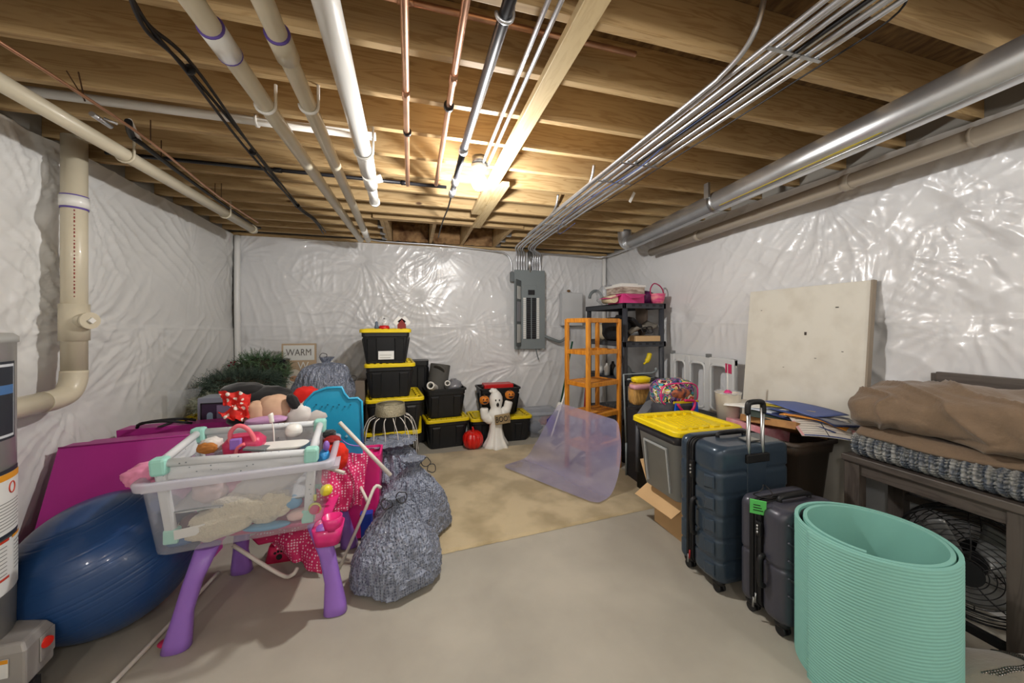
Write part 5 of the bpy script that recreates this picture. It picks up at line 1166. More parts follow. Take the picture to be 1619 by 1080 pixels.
# ================================================================ SUITCASES
navy = M('suitcase_navy', (54,68,82), .28, .25, coat=.3, bump=.05, bscale=60); chr_ = M('suitcase_charcoal', (66,66,76), .36, .15, coat=.2, bump=.04, bscale=60)
zipm = M('zipper_black', (18,18,20), .6); alu = M('aluminium_tube', (176,178,178), .3, 1.0); rub = M('rubber_black', (20,20,22), .5)
def shell(w, d, h, z0, y0, y1, grooves, gd=.010, r=.055, seed=0):
    """one hard shell half: rounded box from y0 to y1 with pressed-in ribs"""
    mb = MB(); nz_ = 70; R = []; t = y1-y0; cy = (y0+y1)/2
    for j in range(nz_+1):
        q = j/nz_; z = z0+h*q; e = min(q, 1-q)*h; rr = .05; ins_ = 0
        if e < rr: ins_ = rr-math.sqrt(max(0, rr*rr-(rr-e)**2))
        g = 0
        for gz in grooves:
            g = max(g, gd*max(0, 1-abs(z-gz)/.011))
        R.append([(x*(1-2*(ins_+g)/w), cy+y*(1-(2*g+ins_*.7)/t), z) for x, y in rrect(w, t, min(r, t*.45), 6)])
    return mb.rings(R, True)
def suitcase(label, loc, w, d, h, m, rz=0, split=.33, ribs=(), zip_w=.035, handle=True, tag_c=None, seed=0, slant=False):
    t = thing('suitcase', label, 'suitcase', loc, rz); z0 = .055; hh = h-z0
    ys = -d/2+d*(1-split)
    part('shell', shell(w, d, hh, z0, -d/2, ys-zip_w/2, ribs), m, t); part('shell', shell(w, d, hh, z0, ys+zip_w/2, d/2, ribs), m, t)
    R = [[(x, ys+yy, z0+hh/2+z) for x, z in rrect(w-.012, hh-.012, .055, 6)] for yy in (-zip_w/2-.01, zip_w/2+.01)]
    part('zip_band', MB().rings(R, True), zipm, t)
    for yy in (-.009, .009):
        part('zip_line', MB().tube([(x, ys+yy, z0+hh/2+z) for x, z in rrect(w-.006, hh-.006, .055, 6)], .004, 6, closed=True), rub, t)
    part('zip_pull', MB().tube([(-w/2-.004, ys-.012, z0+.09),(-w/2-.008, ys-.012, z0+.04)], .005, 8), M('red_pull',(150,24,30),.4) if not slant else alu, t); part('zip_pull', MB().tube([(-w/2-.004, ys-.0, z0+.06),(-w/2-.008, ys-.0, z0+.01)], .005, 8), alu, t)
    hy_ = ys-.055
    part('side_handle', MB().tube([(-w/2-.002,hy_,z0+hh*.28),(-w/2-.028,hy_,z0+hh*.31),(-w/2-.030,hy_,z0+hh*.52),(-w/2-.002,hy_,z0+hh*.55)], .012, 10, smooth_path=4), rub, t)
    part('top_handle', MB().tube([(-.10,ys-.05,h-.004),(-.085,ys-.05,h+.022),(.085,ys-.05,h+.022),(.10,ys-.05,h-.004)], .012, 10, smooth_path=4), rub, t)
    lk = part('lock', MB().box((-w/2-.014,ys-.045,z0+hh*.70),(-w/2+.006,ys-.015,z0+hh*.83)), rub, t, bev=.004)
    for k in range(3): part('dial', MB().tube([(-w/2-.012,ys-.036,z0+hh*(.735+.028*k)),(-w/2-.012,ys-.024,z0+hh*(.735+.028*k))], .008, 10), alu, lk)
    for x in (-w/2+.05, w/2-.05):
        for y in (-d/2+.05, d/2-.04):
            wh = part('wheel', MB().tube([(x-.022,y-.004,.024),(x-.006,y-.004,.024)], .024, 18).tube([(x+.006,y-.004,.024),(x+.022,y-.004,.024)], .024, 18), rub, t)
            part('wheel_fork', MB().box((x-.006,y-.018,.015),(x+.006,y+.018,.07)), rub, wh)
            part('wheel_mount', MB().lathe([(.032,.045),(.036,.06),(.03,.075)], 14, (x,y,0)), rub, wh)
    return t, ys, z0, hh
t, ys_, z0, hh = suitcase('large navy hard shell suitcase with raised telescopic handle', (1.925,1.785,0), .54, .31, .84, navy, .0, .27, ribs=[.055+.785*k for k in (.17,.33,.49,.65,.81)])
# raised panels on the side and back face
for k in range(5):
    zc_ = .055+.785*(.09+.16*k)
    part('panel_relief', MB().add([(-.272,-.125,zc_-.03),(-.272,-.05,zc_-.045),(-.272,-.05,zc_+.035),(-.272,-.125,zc_+.045),(-.277,-.115,zc_-.022),(-.277,-.058,zc_-.035),(-.277,-.058,zc_+.026),(-.277,-.115,zc_+.036)],[(4,5,6,7)[::-1],(0,1,5,4)[::-1],(1,2,6,5)[::-1],(2,3,7,6)[::-1],(3,0,4,7)[::-1]]), navy, t)
for x in (-.20,.0,.20): pass
part('handle_channel', MB().box((-.07,-.160,.10),(.07,-.150,.76)), navy, t, bev=.006)
hd = part('handle_base', MB().box((-.085,-.17,.74),(.085,-.13,.79)), rub, t, bev=.006)
for x in (-.052, .052):
    part('handle_tube', MB().tube([(x,-.148,.60),(x,-.148,1.05)], .011, 12), alu, hd)
part('grip', MB().tube([(-.058,-.148,1.02),(-.055,-.148,1.07),(-.035,-.148,1.085),(.035,-.148,1.085),(.055,-.148,1.07),(.058,-.148,1.02)], .016, 12, smooth_path=5), rub, hd)
part('name_tag', MB().box((-.02,-.12,.845),(.07,-.05,.852)), alu, t)
t, ys_, z0, hh = suitcase('smaller charcoal hard shell suitcase with green paper tag', (1.93,1.435,0), .42, .25, .62, chr_, .0, .36, ribs=[.055+.565*k for k in (.5,)], slant=True, zip_w=.045)
for k in range(5):
    z = .14+.085*k
    part('slanted_rib', MB().tube([(-.19+.0*k,-.128,z+.09),(-.10,-.132,z+.03),(.02,-.132,z-.01),(.16,-.128,z-.02)], [.004,.010,.010,.004], 8, smooth_path=4), chr_, t)
gt_ = single('green_tag', MB().box((-.035,-.002,-.045),(.035,.002,.04), Matrix.Translation((1.71,1.44,.60))@Matrix.Rotation(-.80,4,'Z')@Matrix.Rotation(.30,4,'X')), M('tag_green',(96,206,104),.6), 'bright green paper tag hanging on the charcoal suitcase', 'tag')
for i in range(3):
    part('tag_writing', MB().box((-.02,-.005,.01-.016*i),(.010+.006*i,-.002,.013-.016*i), Matrix.Translation((1.71,1.44,.60))@Matrix.Rotation(-.80,4,'Z')@Matrix.Rotation(.30,4,'X')), ink, gt_, world=True)
single('luggage_wire', MB().tube([(1.78+.05*math.cos(a),1.47+.02*math.sin(2*a),.655+.03*math.sin(a)) for a in [2*PI*k/14 for k in range(14)]], .003, 6, closed=True, smooth_path=2), cable, 'looped black cord on top of the charcoal suitcase', 'cord')

# ================================================================ MINT ROLLED MAT
mm_ = M('mint_foam', (132,188,176), .7, bump=.05, bscale=60)
def spiral_mat():
    mb = MB(); R0 = .262; hmat = .636; th_ = .014; cx, cy = 1.925, 1.10; N_ = 200; turns = 2.12
    a0 = math.radians(166); nz2 = 196; path = []
    for i in range(N_+1):
        q = i/N_; a = a0+2*PI*turns*q; r = R0-(.020*turns*q)-.0*q
        if q > .72: r -= .012*math.sin((q-.72)*9)
        ex = 1.03+.0*q; path.append((cx+r*ex*math.cos(a), cy+r*math.sin(a)))
    # outward normals
    nr = []
    for i in range(N_+1):
        a = path[max(i-1,0)]; b = path[min(i+1,N_)]; d = Vector((b[0]-a[0], b[1]-a[1], 0)).normalized(); nr.append(Vector((d.y, -d.x, 0)))
    def pt(i, z, o): return (path[i][0]+nr[i].x*o, path[i][1]+nr[i].y*o, z)
    n0 = len(mb.v); zs = [hmat*j/nz2 for j in range(nz2+1)]
    for j, z in enumerate(zs):
        g = (.0014,0,-.0014,0)[j % 4] if 0 < j < nz2 else 0
        for i in range(N_+1): mb.v.append(pt(i, z, th_/2+g))
    n1 = len(mb.v); W = N_+1
    for j, z in enumerate(zs):
        for i in range(W): mb.v.append(pt(i, z, -th_/2))
    for j in range(nz2):
        for i in range(N_):
            mb.f.append((n0+j*W+i, n0+j*W+i+1, n0+(j+1)*W+i+1, n0+(j+1)*W+i)); mb.sm.append(True)
            mb.f.append((n1+j*W+i, n1+(j+1)*W+i, n1+(j+1)*W+i+1, n1+j*W+i+1)); mb.sm.append(True)
        for i in (0, N_):
            mb.f.append((n0+j*W+i, n0+(j+1)*W+i, n1+(j+1)*W+i, n1+j*W+i)); mb.sm.append(False)
    for i in range(N_):
        for j in (0, nz2): mb.f.append((n0+j*W+i, n0+j*W+i+1, n1+j*W+i+1, n1+j*W+i)); mb.sm.append(False)
    return mb
single('rolled_foam_mat', spiral_mat(), mm_, 'large mint green foam mat rolled up and standing on end', 'exercise mat')

# ================================================================ BENCH, BLANKETS, FAN, PILLOW
bw = wood('bench_wood', (84,76,70), (68,60,55), (98,90,82), gx=(12,1.4,12), rough=.5, knots=False)
bwz = wood('bench_wood_upright', (84,76,70), (68,60,55), (98,90,82), gx=(12,12,1.4), rough=.5, knots=False)
t = thing('bench', 'dark grey wooden counter bench along the right wall', 'bench', (2.70,1.10,0))
yb0, yb1 = .62, 1.54
part('seat', MB().box((2.46,yb0,.735),(2.91,yb1,.775)), bw, t, world=True, bev=.006)
for x in (2.50, 2.87): part('apron', MB().box((x-.012,yb0+.05,.665),(x+.012,yb1-.05,.735)), bw, t, world=True, bev=.003)
for y in (.93-.02, yb1-.06): part('apron', MB().box((2.50,y-.012,.665),(2.87,y+.012,.735)), bw, t, world=True, bev=.003)
for x, y in ((2.505,yb1-.045),(2.505,.89),(2.875,yb1-.05),(2.875,.78)):
    part('leg', MB().beam((x,y,0),(x,y,.735),.062,.075,up=(0,1,0)), bwz, t, world=True, bev=.004)
for z in (.50, .33): part('rung', MB().box((2.860,.80,z-.02),(2.888,yb1-.08,z+.02)), bw, t, world=True, bev=.003)
part('rung', MB().box((2.492,.90,.10),(2.518,yb1-.08,.14)), blkp, t, world=True, bev=.003)
for y in (.70, yb1-.22): part('back_post', MB().box((2.865,y-.025,.775),(2.895,y+.025,1.26)), bwz, t, world=True, bev=.003)
part('back_rail', MB().box((2.855,.60,1.17),(2.885,yb1-.22,1.27)), bw, t, world=True, bev=.004)
# knitted throw
knit = M('knit_blue_grey', (96,104,116), .95, col2=(176,176,172), scale=10, bump=.7, bscale=150, thr=(.42,.58), stretch=(1,7,1))
ky0, ky1 = .66, 1.52; kx0, kx1 = 2.455, 2.88
def kn(u, v):
    # v runs round the folded roll cross-section, u along the bench
    a = 2*PI*v; y = ky1-(ky1-ky0)*u; e = min(u, 1-u)/.04; e = math.sqrt(min(1, e)); sx_ = math.copysign(abs(math.cos(a))**.55, math.cos(a)); sz_ = math.copysign(abs(math.sin(a))**.7, math.sin(a))
    st = math.sin(u*2*PI*24); rr = 1+.035*st+.03*math.sin(v*2*PI*34+(PI if math.sin(u*2*PI*24) > 0 else 0)+u*150)
    return ((kx0+kx1)/2+(kx1-kx0)/2*sx_*e*rr, y+.004*math.sin(v*2*PI*34), (.776+.072+.072*sz_*e*(1+.10*st+.08*math.sin(v*2*PI*34+u*150))))
single('knitted_throw', MB().grid(kn, 340, 200), knit, 'chunky blue grey knitted throw folded flat on the bench', 'blanket')
brn = M('brown_fleece', (122,102,82), .95, bump=.4, bscale=60, sheen=.2, var=.06, scale=9)
def bl(u, v):
    a = 2*PI*v; y = 1.555-(1.555-.60)*u; e = min(u, 1-u)/.16; e = math.sqrt(max(0,1-(1-min(1, e))**2)); cx_ = 2.66; 
    sx_ = math.copysign(abs(math.cos(a))**.7, math.cos(a)); s = math.sin(a); sz_ = math.copysign(abs(s)**.8, s)
    f = .22*noise.noise(Vector((u*3.2, sx_*1.2, 3+s)))+.10*abs(noise.noise(Vector((u*6+sx_*3, sx_*2, s*2+7))))+.14*(1-abs(math.sin(PI*(u*3.6+sx_*.9+.7*s+.8*noise.noise(Vector((u*2,sx_,s)))))))**3
    rx_ = .225*(1+f*.9); rz_ = .135*(1+f*1.3)*(1-.1*u)
    return (cx_+rx_*sx_*e, y+.03*noise.noise(Vector((sx_*2, s*2, u*3))), max(.952, 1.045+.035*min(1,u*4)+rz_*sz_*(.45+.55*e)*(1 if e > .01 else .2)-.03*(1-e)))
single('fleece_blanket', MB().grid(bl, 120, 96), brn, 'folded brown fleece blanket on top of the knitted throw', 'blanket')
def bl2(u, v):
    y = 1.47-.85*u; x = 2.475+.39*v; z = .938+.012*math.sin(9*u+3*v)+.018*math.sin(PI*v)+.015*nz((u*4,v*3,2),1)
    if v < .12: z -= (.12-v)*.25*(1+.5*math.sin(7*u))
    return (x-.02*math.sin(6*u), y, z)
single('fleece_layer', MB().grid(bl2, 50, 24), brn, 'lower brown fleece layer spread under the folded blanket', 'blanket', sol=.022)
# drum fan
t = thing('drum_fan', 'black wire caged floor fan standing under the bench', 'fan', (2.70,1.12,0))
fc_ = Vector((2.70,1.12,.345)); ax = Vector((-1,-.28,.0)).normalized(); e1 = Vector((0,0,1)); e2 = ax.cross(e1).normalized()
def ringp(o, r, n=48): return [fc_+ax*o+(e1*math.sin(2*PI*k/n)+e2*math.cos(2*PI*k/n))*r for k in range(n)]
for side in (1, -1):
    rs_ = [(.09,.245),(.105,.225),(.118,.205),(.127,.183),(.134,.160),(.139,.137),(.142,.114),(.144,.092),(.145,.07)]
    for o, r in rs_: part('cage_ring', MB().tube(ringp(o*side, r), .0022, 5, closed=True), rub, t, world=True)
    for k in range(8):
        a = 2*PI*k/8; part('cage_spoke', MB().tube([fc_+ax*o*side+(e1*math.sin(a+.25*(1-r/.25))+e2*math.cos(a+.25*(1-r/.25)))*r for o, r in ([(.145,.06)]+rs_[::-1]+[(.05,.262)])], .003, 6), rub, t, world=True)
    part('hub_cap', MB().tube([fc_+ax*.140*side, fc_+ax*.150*side], .06, 24), rub, t, world=True)
for o in (-.05,-.02,.02,.05): part('cage_ring', MB().tube(ringp(o, .262, 60), .005 if abs(o) > .03 else .0025, 6, closed=True), rub, t, world=True)
fb = M('fan_blade', (120,120,118), .4, .4)
for k in range(3):
    a = 2*PI*k/3+.4; bm_ = MB()
    def fbf(u, v): 
        an = a+(u-.5)*1.5; r = .05+.165*v; return fc_+ax*(.03*(u-.5)*2)+(e1*math.sin(an)+e2*math.cos(an))*r*(1-.12*abs(u-.5))
    part('blade', bm_.grid(fbf, 12, 8), fb, t, world=True, sol=.003)
part('motor', MB().tube([fc_-ax*.08, fc_+ax*.03], .055, 24), rub, t, world=True)
for s in (-1, 1):
    q = fc_+e2*.20*s; part('foot', MB().tube([q+ax*.12+Vector((0,0,-.330)), q-ax*.12+Vector((0,0,-.330))], .014, 10), rub, t, world=True)
    part('stand_arm', MB().tube([q+Vector((0,0,-.33)), fc_+e2*.275*s+Vector((0,0,-.10)), fc_+e2*.275*s], .011, 8, smooth_path=4), rub, t, world=True)
# sequin pillow
pc = Vector((2.22,.80,.16)); Tp = Matrix.Translation(pc)@Matrix.Rotation(.55,4,'Z')@Matrix.Rotation(-.38,4,'X')@Matrix.Rotation(.12,4,'Y')
def pil(top): 
    def f(u, v):
        x, y = (u-.5)*2, (v-.5)*2; k = max(0, (1-x*x)*(1-y*y))**.42; pin = 1-.10*(x*x*y*y)*0-.06*(1-abs(x))*abs(y)**3
        return Tp@Vector((x*.21*(1-.07*(1-y*y)), y*.21*(1-.07*(1-x*x)), (.065*k+.006*nz((x*3,y*3,1),1)*k)*(1 if top else -1)))
    return f
plm = M('pillow_taupe', (168,154,138), .7, sheen=.4, bump=.3, bscale=50)
t = thing('throw_pillow', 'taupe satin throw pillow with wavy sequin stripes in the lower right corner', 'pillow', (pc.x,pc.y,0))
pb_ = MB().grid(pil(True), 30, 30).grid(pil(False), 30, 30); part('cover', pb_, plm, t, world=True)
seq = M('sequin_silver', (150,146,142), .25, .9); f = pil(True)
sm_ = MB()
for q in (-.05, 0, .05):
    for k in range(46):
        u = .32+.62*k/45; v = .50+q+.16*math.sin(u*8)-.30*(u-.5); p = f(u, v)
        sm_.ball((p.x, p.y, p.z+.001), (.0055,.0055,.0035), 6, 4)
part('sequins', sm_, seq, t, world=True, kind='stuff')

# ================================================================ RIGHT WALL: WHITE BOARD, BROWN TOTE, CRATE, GREY TOTE
bm_ = M('board_white', (222,218,206), .6, col2=(204,198,184), scale=5, thr=(.45,.8))
t = thing('leaning_board', 'large scuffed off white board leaning against the right wall', 'board', (2.88,2.06,0))
bb0, bb1 = 1.64, 2.52
bd = MB().add([(2.74,bb0,.02),(2.74,bb1,.02),(2.905,bb1,1.83),(2.905,bb0,1.83),(2.775,bb0,.02),(2.775,bb1,.02),(2.925,bb1,1.83),(2.925,bb0,1.83)],[(0,3,2,1),(4,5,6,7),(0,4,7,3),(1,2,6,5),(2,3,7,6),(0,1,5,4)])
part('face', bd, bm_, t, world=True, bev=.003)
edg = M('board_edge', (150,138,122), .7)
part('edge_strip', MB().beam((2.758,bb0-.006,.02),(2.914,bb0-.006,1.83),.012,.036,up=(1,0,0)), edg, t, world=True)
for y, z, r in ((1.83,1.66,.010),(2.03,1.47,.012),(1.95,1.29,.006),(2.4,1.66,.006),(2.18,1.2,.005),(1.78,1.35,.006)):
    x = 2.74+.165*(z-.02)/1.81; part('scuff', MB().box((x-.002,y-r,z-r*.35),(x+.001,y+r,z+r*.35)) if r != .012 else MB().box((x-.002,y-.008,z-.012),(x+.001,y+.008,z+.012)), M('scuff_dark',(70,62,54),.8), t, world=True)
bt_ = M('tote_brown', (66,54,44), .5, bump=.05, bscale=40)
BX0, BX1, BY0, BY1, BH = 2.335, 2.735, 1.72, 2.42, .77
bcx, bcy = (BX0+BX1)/2, (BY0+BY1)/2
t = thing('brown_tote', 'deep brown plastic tote overfilled with books and papers', 'storage tote', (bcx,bcy,0))
wx_, wy_ = BX1-BX0, BY1-BY0
part('body', MB().loft([(0,wx_-.14,wy_-.16,.05),(.01,wx_-.13,wy_-.15,.05),(BH-.08,wx_-.03,wy_-.04,.06),(BH-.08,wx_-.01,wy_-.02,.06),(BH,wx_,wy_,.06),(BH,wx_-.02,wy_-.02,.06),(BH-.05,wx_-.05,wy_-.05,.06),(.02,wx_-.16,wy_-.18,.05)],6,True), bt_, t)
part('rim', MB().loft([(BH-.015,wx_+.03,wy_+.03,.07),(BH+.006,wx_+.03,wy_+.03,.07),(BH+.006,wx_-.015,wy_-.015,.06),(BH-.015,wx_-.015,wy_-.015,.06)],6,True,cap0=False,cap1=False), bt_, t)
single('pink_box', MB().box((-.12,-.16,0),(.12,.16,.10), Matrix.Translation((2.47,2.10,.70))@Matrix.Rotation(.12,4,'Y')), M('pink_print',(222,170,176),.6,col2=(200,120,130),scale=14), 'pale pink patterned box in the brown tote', 'box', bev=.004)
single('brown_book', MB().box((-.15,-.20,0),(.15,.20,.05), Matrix.Translation((2.50,1.93,.80))@Matrix.Rotation(.30,4,'Y')@Matrix.Rotation(-.10,4,'X')), M('book_brown',(176,128,74),.6,col2=(150,104,60),scale=18), 'tan brown patterned box lying across the brown tote', 'box', bev=.003)
t = thing('wastebasket', 'white round bin with a pink paper flag on a stick', 'bin', (2.44,2.315,.70))
part('bin_body', MB().lathe([(.068,0),(.093,.29),(.097,.295),(.09,.292),(.066,.01)], 32), M('bin_cream',(214,206,192),.45), t)
part('bin_liner', MB().lathe([(.092,.285),(.099,.298),(.092,.305),(.086,.292)], 32, fn=lambda a,z: 1+.02*math.sin(9*a), caps=False), cb2, t)
part('flag_stick', MB().tube([(.0,0,.2),(-.005,0,.52)], .003, 6), pvcw, t)
part('flag', MB().grid(lambda u,v: (-.025+.06*u,.0+.006*math.sin(6*u), (.455+.075*v-.015*u)), 8, 5), M('flag_pink',(206,44,100),.6), t, sol=.002)
part('pink_top', MB().ball((.0,0,.295),(.03,.03,.02),12,8,fn=lambda d:1+.3*nz(d,4)), hot, t)
# papers: each a sheet of its own
pcol = [((44,58,104),'navy blue'),((196,204,214),'pale grey'),((64,84,140),'mid blue'),((224,196,40),'yellow'),((40,52,88),'dark blue glossy'),((230,228,222),'white'),((52,66,60),'dark green'),((88,104,160),'periwinkle'),((216,140,50),'orange')]
rnd = random.Random(11)
spots = [((2.56,1.80),.12,.905),((2.54,2.06),.3,.912),((2.60,1.86),.0,.924),((2.60,1.95),.26,.944),((2.60,1.76),-.12,.936),((2.54,2.14),.6,.930),((2.50,1.90),.4,.896),((2.64,1.88),-.22,.953),((2.50,1.72),.35,.926)]
for i, ((x, y), rz, z) in enumerate(spots):
    w_, l_ = (.12,.21) if i not in (3,8) else (.05,.17)
    def pf2(u, v, x=x, y=y, rz=rz, z=z, w_=w_, l_=l_):
        a, b = (u-.5)*2*w_, (v-.5)*2*l_; X = x+a*math.cos(rz)-b*math.sin(rz); Y = y+a*math.sin(rz)+b*math.cos(rz)
        return (X, Y, z+.008*math.sin(9*a+7*b+i)-.25*max(0, 1.66-Y)-.1*max(0, 2.42-X))
    single('folder', MB().grid(pf2, 8, 12), M('folder_%d' % i, pcol[i][0], .28 if i in (4,2,0) else .6, coat=.4 if i in (4,0) else 0), pcol[i][1]+' '+('folder' if i not in (3,5,8) else 'paper')+' in the loose pile over the brown tote', 'paper', sol=.003)
cal = M('calendar_paper', (206,200,190), .6)
c0_, c1_, c2_, c3_ = Vector((2.47,1.86,.895)), Vector((2.60,1.55,.865)), Vector((2.47,1.47,.815)), Vector((2.395,1.73,.835))
c0_, c1_, c2_, c3_ = V(1246,657,1.84), V(1342,664,1.62), V(1363,701,1.47), V(1268,689,1.66)
t = thing('calendar', 'open planner with printed lines drooping off the paper pile', 'calendar', tuple((c0_+c2_)/2))
def cf(u, v): return c0_.lerp(c1_,u).lerp(c3_.lerp(c2_,u),v)+Vector((0,0,.010*math.sin(PI*u)))
part('pages', MB().grid(cf, 14, 8), cal, t, world=True, sol=.004)
nrm = (c1_-c0_).cross(c3_-c0_).normalized(); nrm = nrm if nrm.z > 0 else -nrm
def strip2(u0, u1, v0, v1, m, nm): part(nm, MB().grid(lambda a, b: cf(u0+(u1-u0)*a, v0+(v1-v0)*b)+nrm*.0035, 10, 2), m, t, world=True)
gi = M('print_grey', (120,112,110), .6)
strip2(.47,.485,.0,1,ink,'centre_fold'); strip2(.05,.42,.08,.12,ink,'heading_line'); strip2(.08,.36,.18,.21,ink,'heading_line')
for k in range(6): strip2(.06,.44,.32+.11*k,.335+.11*k,gi,'ruled_line'); strip2(.52,.95,.12+.13*k,.135+.13*k,gi,'ruled_line')
strip2(.0,1,.94,1.0,M('print_blue',(70,80,120),.6),'printed_edge'); strip2(.0,.05,.3,1.0,M('print_pink',(206,150,150),.6),'printed_edge'); strip2(.93,1,.5,1.0,MATS['print_pink'],'printed_edge')
# white plastic folding crate / gate with rounded windows
gw = M('gate_white', (206,208,208), .42)
def gate():
    t = thing('plastic_gate', 'white plastic play panel with rounded openings against the right wall', 'panel', (2.85,3.05,0))
    ya, yb, z0g, z1g = 2.62, 3.46, .02, 1.22; x = 2.83
    part('frame', MB().box((x,ya,z1g-.07),(x+.05,yb,z1g)).box((x,ya,z0g),(x+.05,yb,z0g+.08)), gw, t, world=True, bev=.012, kind='stuff')
    for y in (ya, ya+.27, ya+.54, yb-.07): part('upright', MB().box((x-.004,y,z0g),(x+.05,y+.075,z1g)), gw, t, world=True, bev=.012)
    part('cross_bar', MB().box((x-.002,ya,.62),(x+.05,yb,.70)), gw, t, world=True, bev=.01)
    for i, y in enumerate((ya+.075, ya+.345, ya+.615)):
        w = .195 if i < 2 else .155
        for zz0, zz1 in ((.10,.62),(.70,1.15)):
            r = []
            for yy, zz in rrect(w, zz1-zz0, .05, 6): r.append((x+.004, y+w/2+yy, (zz0+zz1)/2+zz))
            part('window_rim', MB().tube(r, .014, 8, closed=True), gw, t, world=True)
    for y in (ya+.30, yb-.03): part('latch', MB().box((x-.012,y-.02,z1g-.005),(x+.03,y+.02,z1g+.03)), M('latch_grey',(120,122,122),.5), t, world=True, bev=.004)
gate()
# grey tote with yellow lid on an open cardboard box
gtb = M('tote_grey', (158,161,160), .5, bump=.04, bscale=30)
GX, GY = 1.935, 2.215
t = thing('grey_tote', 'grey tote with bright yellow lid behind the navy suitcase', 'storage tote', (GX,GY,.335))
part('body', MB().loft([(0,.42,.37,.04),(.40,.50,.44,.05),(.40,.52,.46,.05)],5,True), gtb, t)
part('collar', MB().loft([(.40,.525,.465,.05),(.465,.53,.47,.05)],5,True), M('tote_collar',(50,50,54),.5), t)
part('side_rib', MB().beam((-.222,-.12,.04),(-.256,-.12,.35),.012,.012).beam((-.222,.12,.04),(-.256,.12,.35),.012,.012).beam((-.256,-.12,.345),(-.256,.12,.345),.012,.012), gtb, t, kind='stuff')
l = part('lid', MB().loft([(.462,.57,.52,.06),(.492,.57,.52,.06),(.500,.555,.505,.06),(.500,.50,.45,.05),(.484,.48,.43,.04),(.484,.36,.31,.03),(.494,.34,.29,.03)],6,False), ylw, t, bev=.003)
for i in range(5):
    part('lid_rib', MB().box((-.20+.09*i,.165,.484),(-.15+.09*i,.20,.502)), ylw, l); part('lid_rib', MB().box((-.20+.09*i,-.20,.484),(-.15+.09*i,-.165,.502)), ylw, l)
for i in range(8): part('lid_ridge', MB().beam((-.14+.035*i,-.13,.496),(-.10+.035*i,.13,.496),.006,.006), ylw, l)
t = thing('cardboard_box', 'open brown cardboard box with flaps spread under the grey tote', 'box', (1.95,2.22,0))
part('box_wall', MB().box((1.83,2.03,0),(2.16,2.42,.33)), crd, t, world=True, bev=.003)
part('flap', MB().add([(1.712,2.50,.19),(1.83,2.44,.325),(1.83,2.03,.325),(1.728,2.10,.19)],[(0,1,2,3)]), crd, t, world=True, sol=.006)
part('flap', MB().add([(1.84,2.42,.325),(2.12,2.42,.325),(2.10,2.62,.42),V(1012,726,2.66),V(1022,760,2.60)],[(0,1,2,3,4)]), crd, t, world=True, sol=.006)
# behind it: dark case, folding table legs, bags, backpack
single('black_case', MB().loft([(0,.30,.22,.03),(.70,.30,.22,.03),(.74,.26,.18,.03)],5,True,(2.19,2.86)), M('case_black',(16,16,18),.7), 'tall black upright case behind the yellow lidded grey tote', 'case')
dgp = M('plate_grey', (70,72,78), .45)
t,_ = group_thing('grey_stool', 'dark grey flared plastic seat on a thin post left of the backpack', 'stool', [
  ('post', MB().tube([V(1008,745,2.86)*1.0, V(1008,668,2.86)], .019, 10), dgp),
  ('flared_seat', MB().add([V(1000,664,2.84),V(1012,664,2.80),V(1046,640,2.78),V(1050,622,2.80),V(1027,616,2.84),V(1020,636,2.86)],[(0,1,2,3,4,5)]), dgp, dict(sol=.03)),
  ('cyan_edge', MB().tube([V(1040,640,2.76),V(1034,655,2.74),V(1030,662,2.73)], .010, 8, smooth_path=3), M('cyan_edge',(96,160,176),.4))])
t,_ = group_thing('metal_frame', 'thin grey metal frame standing in front of the rack', 'frame', [
  ('rail', MB().tube([V(990,700,3.2),V(986,592,3.2),V(1030,590,3.2),V(1038,586,3.2)], .010, 8), gp), ('rail', MB().tube([V(992,600,3.12),V(1034,597,3.12)], .008, 8), gp), ('hook', MB().ball(V(1037,584,3.2),(.014,.014,.02),10,8), gp),
  ('post', MB().tube([V(990,700,3.2),(V(990,700,3.2).x,3.2,0)], .010, 8), gp)])
t,_ = group_thing('treat_bag', 'clear bag of golden straw with yellow top beside the metal frame', 'bag', [
  ('bag_film', MB().ball(V(1012,622,3.02),(.105,.06,.105),26,16,e=.38,fn=lambda d:1+.08*nz(d,4)), M('gold_straw',(150,112,62),.35,col2=(206,160,90),scale=30,stretch=(3,3,.5),coat=.6)),
  ('yellow_top', MB().ball(V(1013,600,3.02),(.095,.05,.030),20,8,e=.6,fn=lambda d:1+.2*nz(d,3)), ylw), ('label_band', MB().ball(V(1013,611,2.99),(.104,.052,.024),22,8,e=.38,fn=lambda d:1+.06*nz(d,5)), M('label_pink',(206,150,160),.3,coat=.5))])
single('support_box', MB().box((1.93+.17,2.97+.02,0),(2.42,3.22,.70)), M('box_dark',(40,38,40),.7), 'dark box under the golden straw bag behind the black case', 'box', bev=.004)
def multi_mat():
    m = bpy.data.materials.new('backpack_print'); m.use_nodes = True; N = m.node_tree.nodes; L = m.node_tree.links; b = N['Principled BSDF']; b.inputs['Roughness'].default_value = .5
    tc = N.new('ShaderNodeTexCoord'); v = N.new('ShaderNodeTexNoise'); v.inputs['Scale'].default_value = 11; v.inputs['Distortion'].default_value = 1.4; L.new(tc.outputs['Object'], v.inputs['Vector'])
    r = N.new('ShaderNodeValToRGB'); r.color_ramp.interpolation = 'CONSTANT'; e = r.color_ramp.elements
    cols = [(24,24,30),(44,60,120),(190,40,110),(40,150,170),(22,22,28),(210,200,70),(226,222,220),(206,70,60),(30,30,40)]
    e[0].position = 0; e[0].color = lin(cols[0]); e[1].position = .36; e[1].color = lin(cols[1])
    for p_, c_ in zip((.42,.46,.50,.54,.57,.60,.66), cols[2:]): q = e.new(p_); q.color = lin(c_)
    L.new(v.outputs['Fac'], r.inputs['Fac']); L.new(r.outputs['Color'], b.inputs['Base Color']); return m
bpk = V(1062,620,2.72)
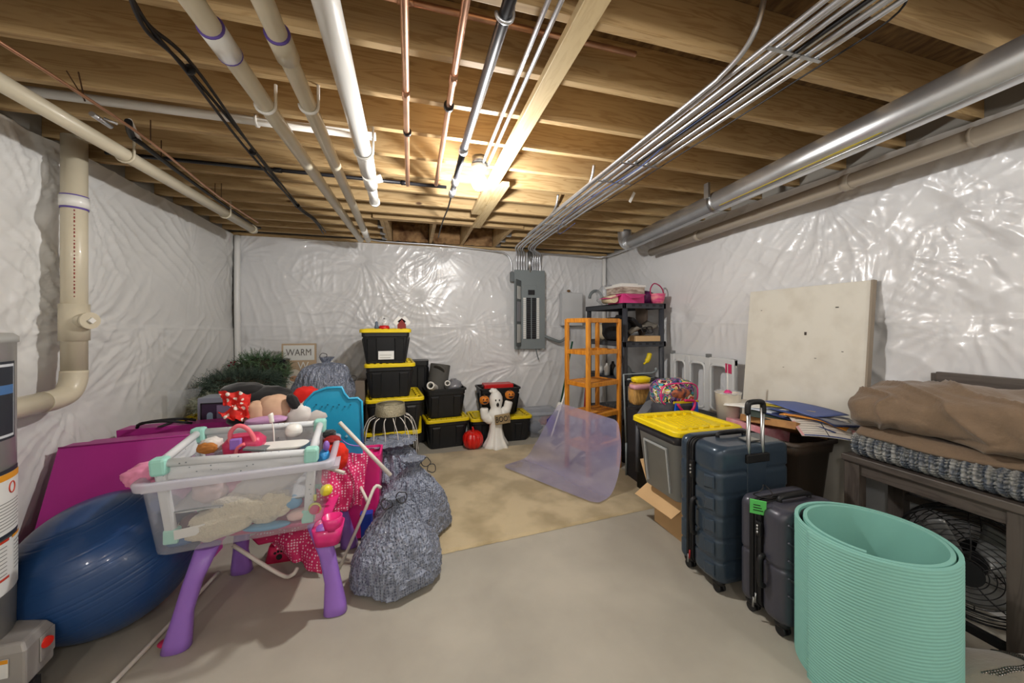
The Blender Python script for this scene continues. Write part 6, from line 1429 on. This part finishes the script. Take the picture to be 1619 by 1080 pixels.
t,_ = group_thing('backpack', 'multicoloured printed childs backpack lying on the black case pile', 'backpack', [
  ('body', MB().ball(bpk,(.19,.12,.125),34,20,e=.62,fn=lambda d:1+.05*nz(d,3)), multi_mat()), ('piping', MB().tube([bpk+Vector((.19*math.copysign(abs(math.cos(a))**.6,math.cos(a)),-.10,.095*math.copysign(abs(math.sin(a))**.6,math.sin(a)))) for a in [2*PI*k/32 for k in range(32)]], .006, 6, closed=True), hot),
  ('badge', MB().ball(bpk+Vector((0,-.115,.01)),(.10,.02,.045),24,10), M('badge_orange',(196,110,70),.5,col2=(40,40,60),scale=24))])
hb_ = V(1070,643,2.66)
gb = M('bag_charcoal',(58,58,64),.7,bump=.2,bscale=80); bls = M('strap_blue',(24,90,200),.5)
t,_ = group_thing('tote_bag', 'charcoal bag with blue straps and pink loop under the backpack', 'bag', [
  ('body', MB().ball(hb_+Vector((0,.03,-.03)),(.20,.12,.085),30,16,e=.6,fn=lambda d:1+.06*nz(d,3)), gb),
  ('strap', MB().box((-.022,0,-.085),(.022,.012,.055), Matrix.Translation(hb_+Vector((-.09,-.115,0)))@Matrix.Rotation(.15,4,'Y')), bls), ('strap', MB().box((-.022,0,-.075),(.022,.012,.055), Matrix.Translation(hb_+Vector((.10,-.115,0)))@Matrix.Rotation(-.1,4,'Y')), bls),
  ('strap', MB().box((-.11,-.10,.05),(.14,-.088,.068), Matrix.Translation(hb_)), ylw),
  ('handle_loop', MB().tube([hb_+Vector((-.10+.0,-.13,.055)),hb_+Vector((-.06,-.14,.0)),hb_+Vector((.0,-.145,-.02)),hb_+Vector((.05,-.14,.01)),hb_+Vector((.07,-.135,.05)),hb_+Vector((.06,-.13,.075)),hb_+Vector((-.02,-.12,.08))], .011, 8, smooth_path=4), M('loop_pink',(190,30,90),.4))])
single('black_storage_case', MB().loft([(0,.52,.34,.03),(.66,.52,.34,.03)],4,False,(2.50,2.80)).loft([(.66,.54,.36,.03),(.70,.54,.36,.03)],4,False,(2.50,2.80)), M('case_dark2',(44,42,44),.6), 'dark storage case under the charcoal bag and backpack', 'case')
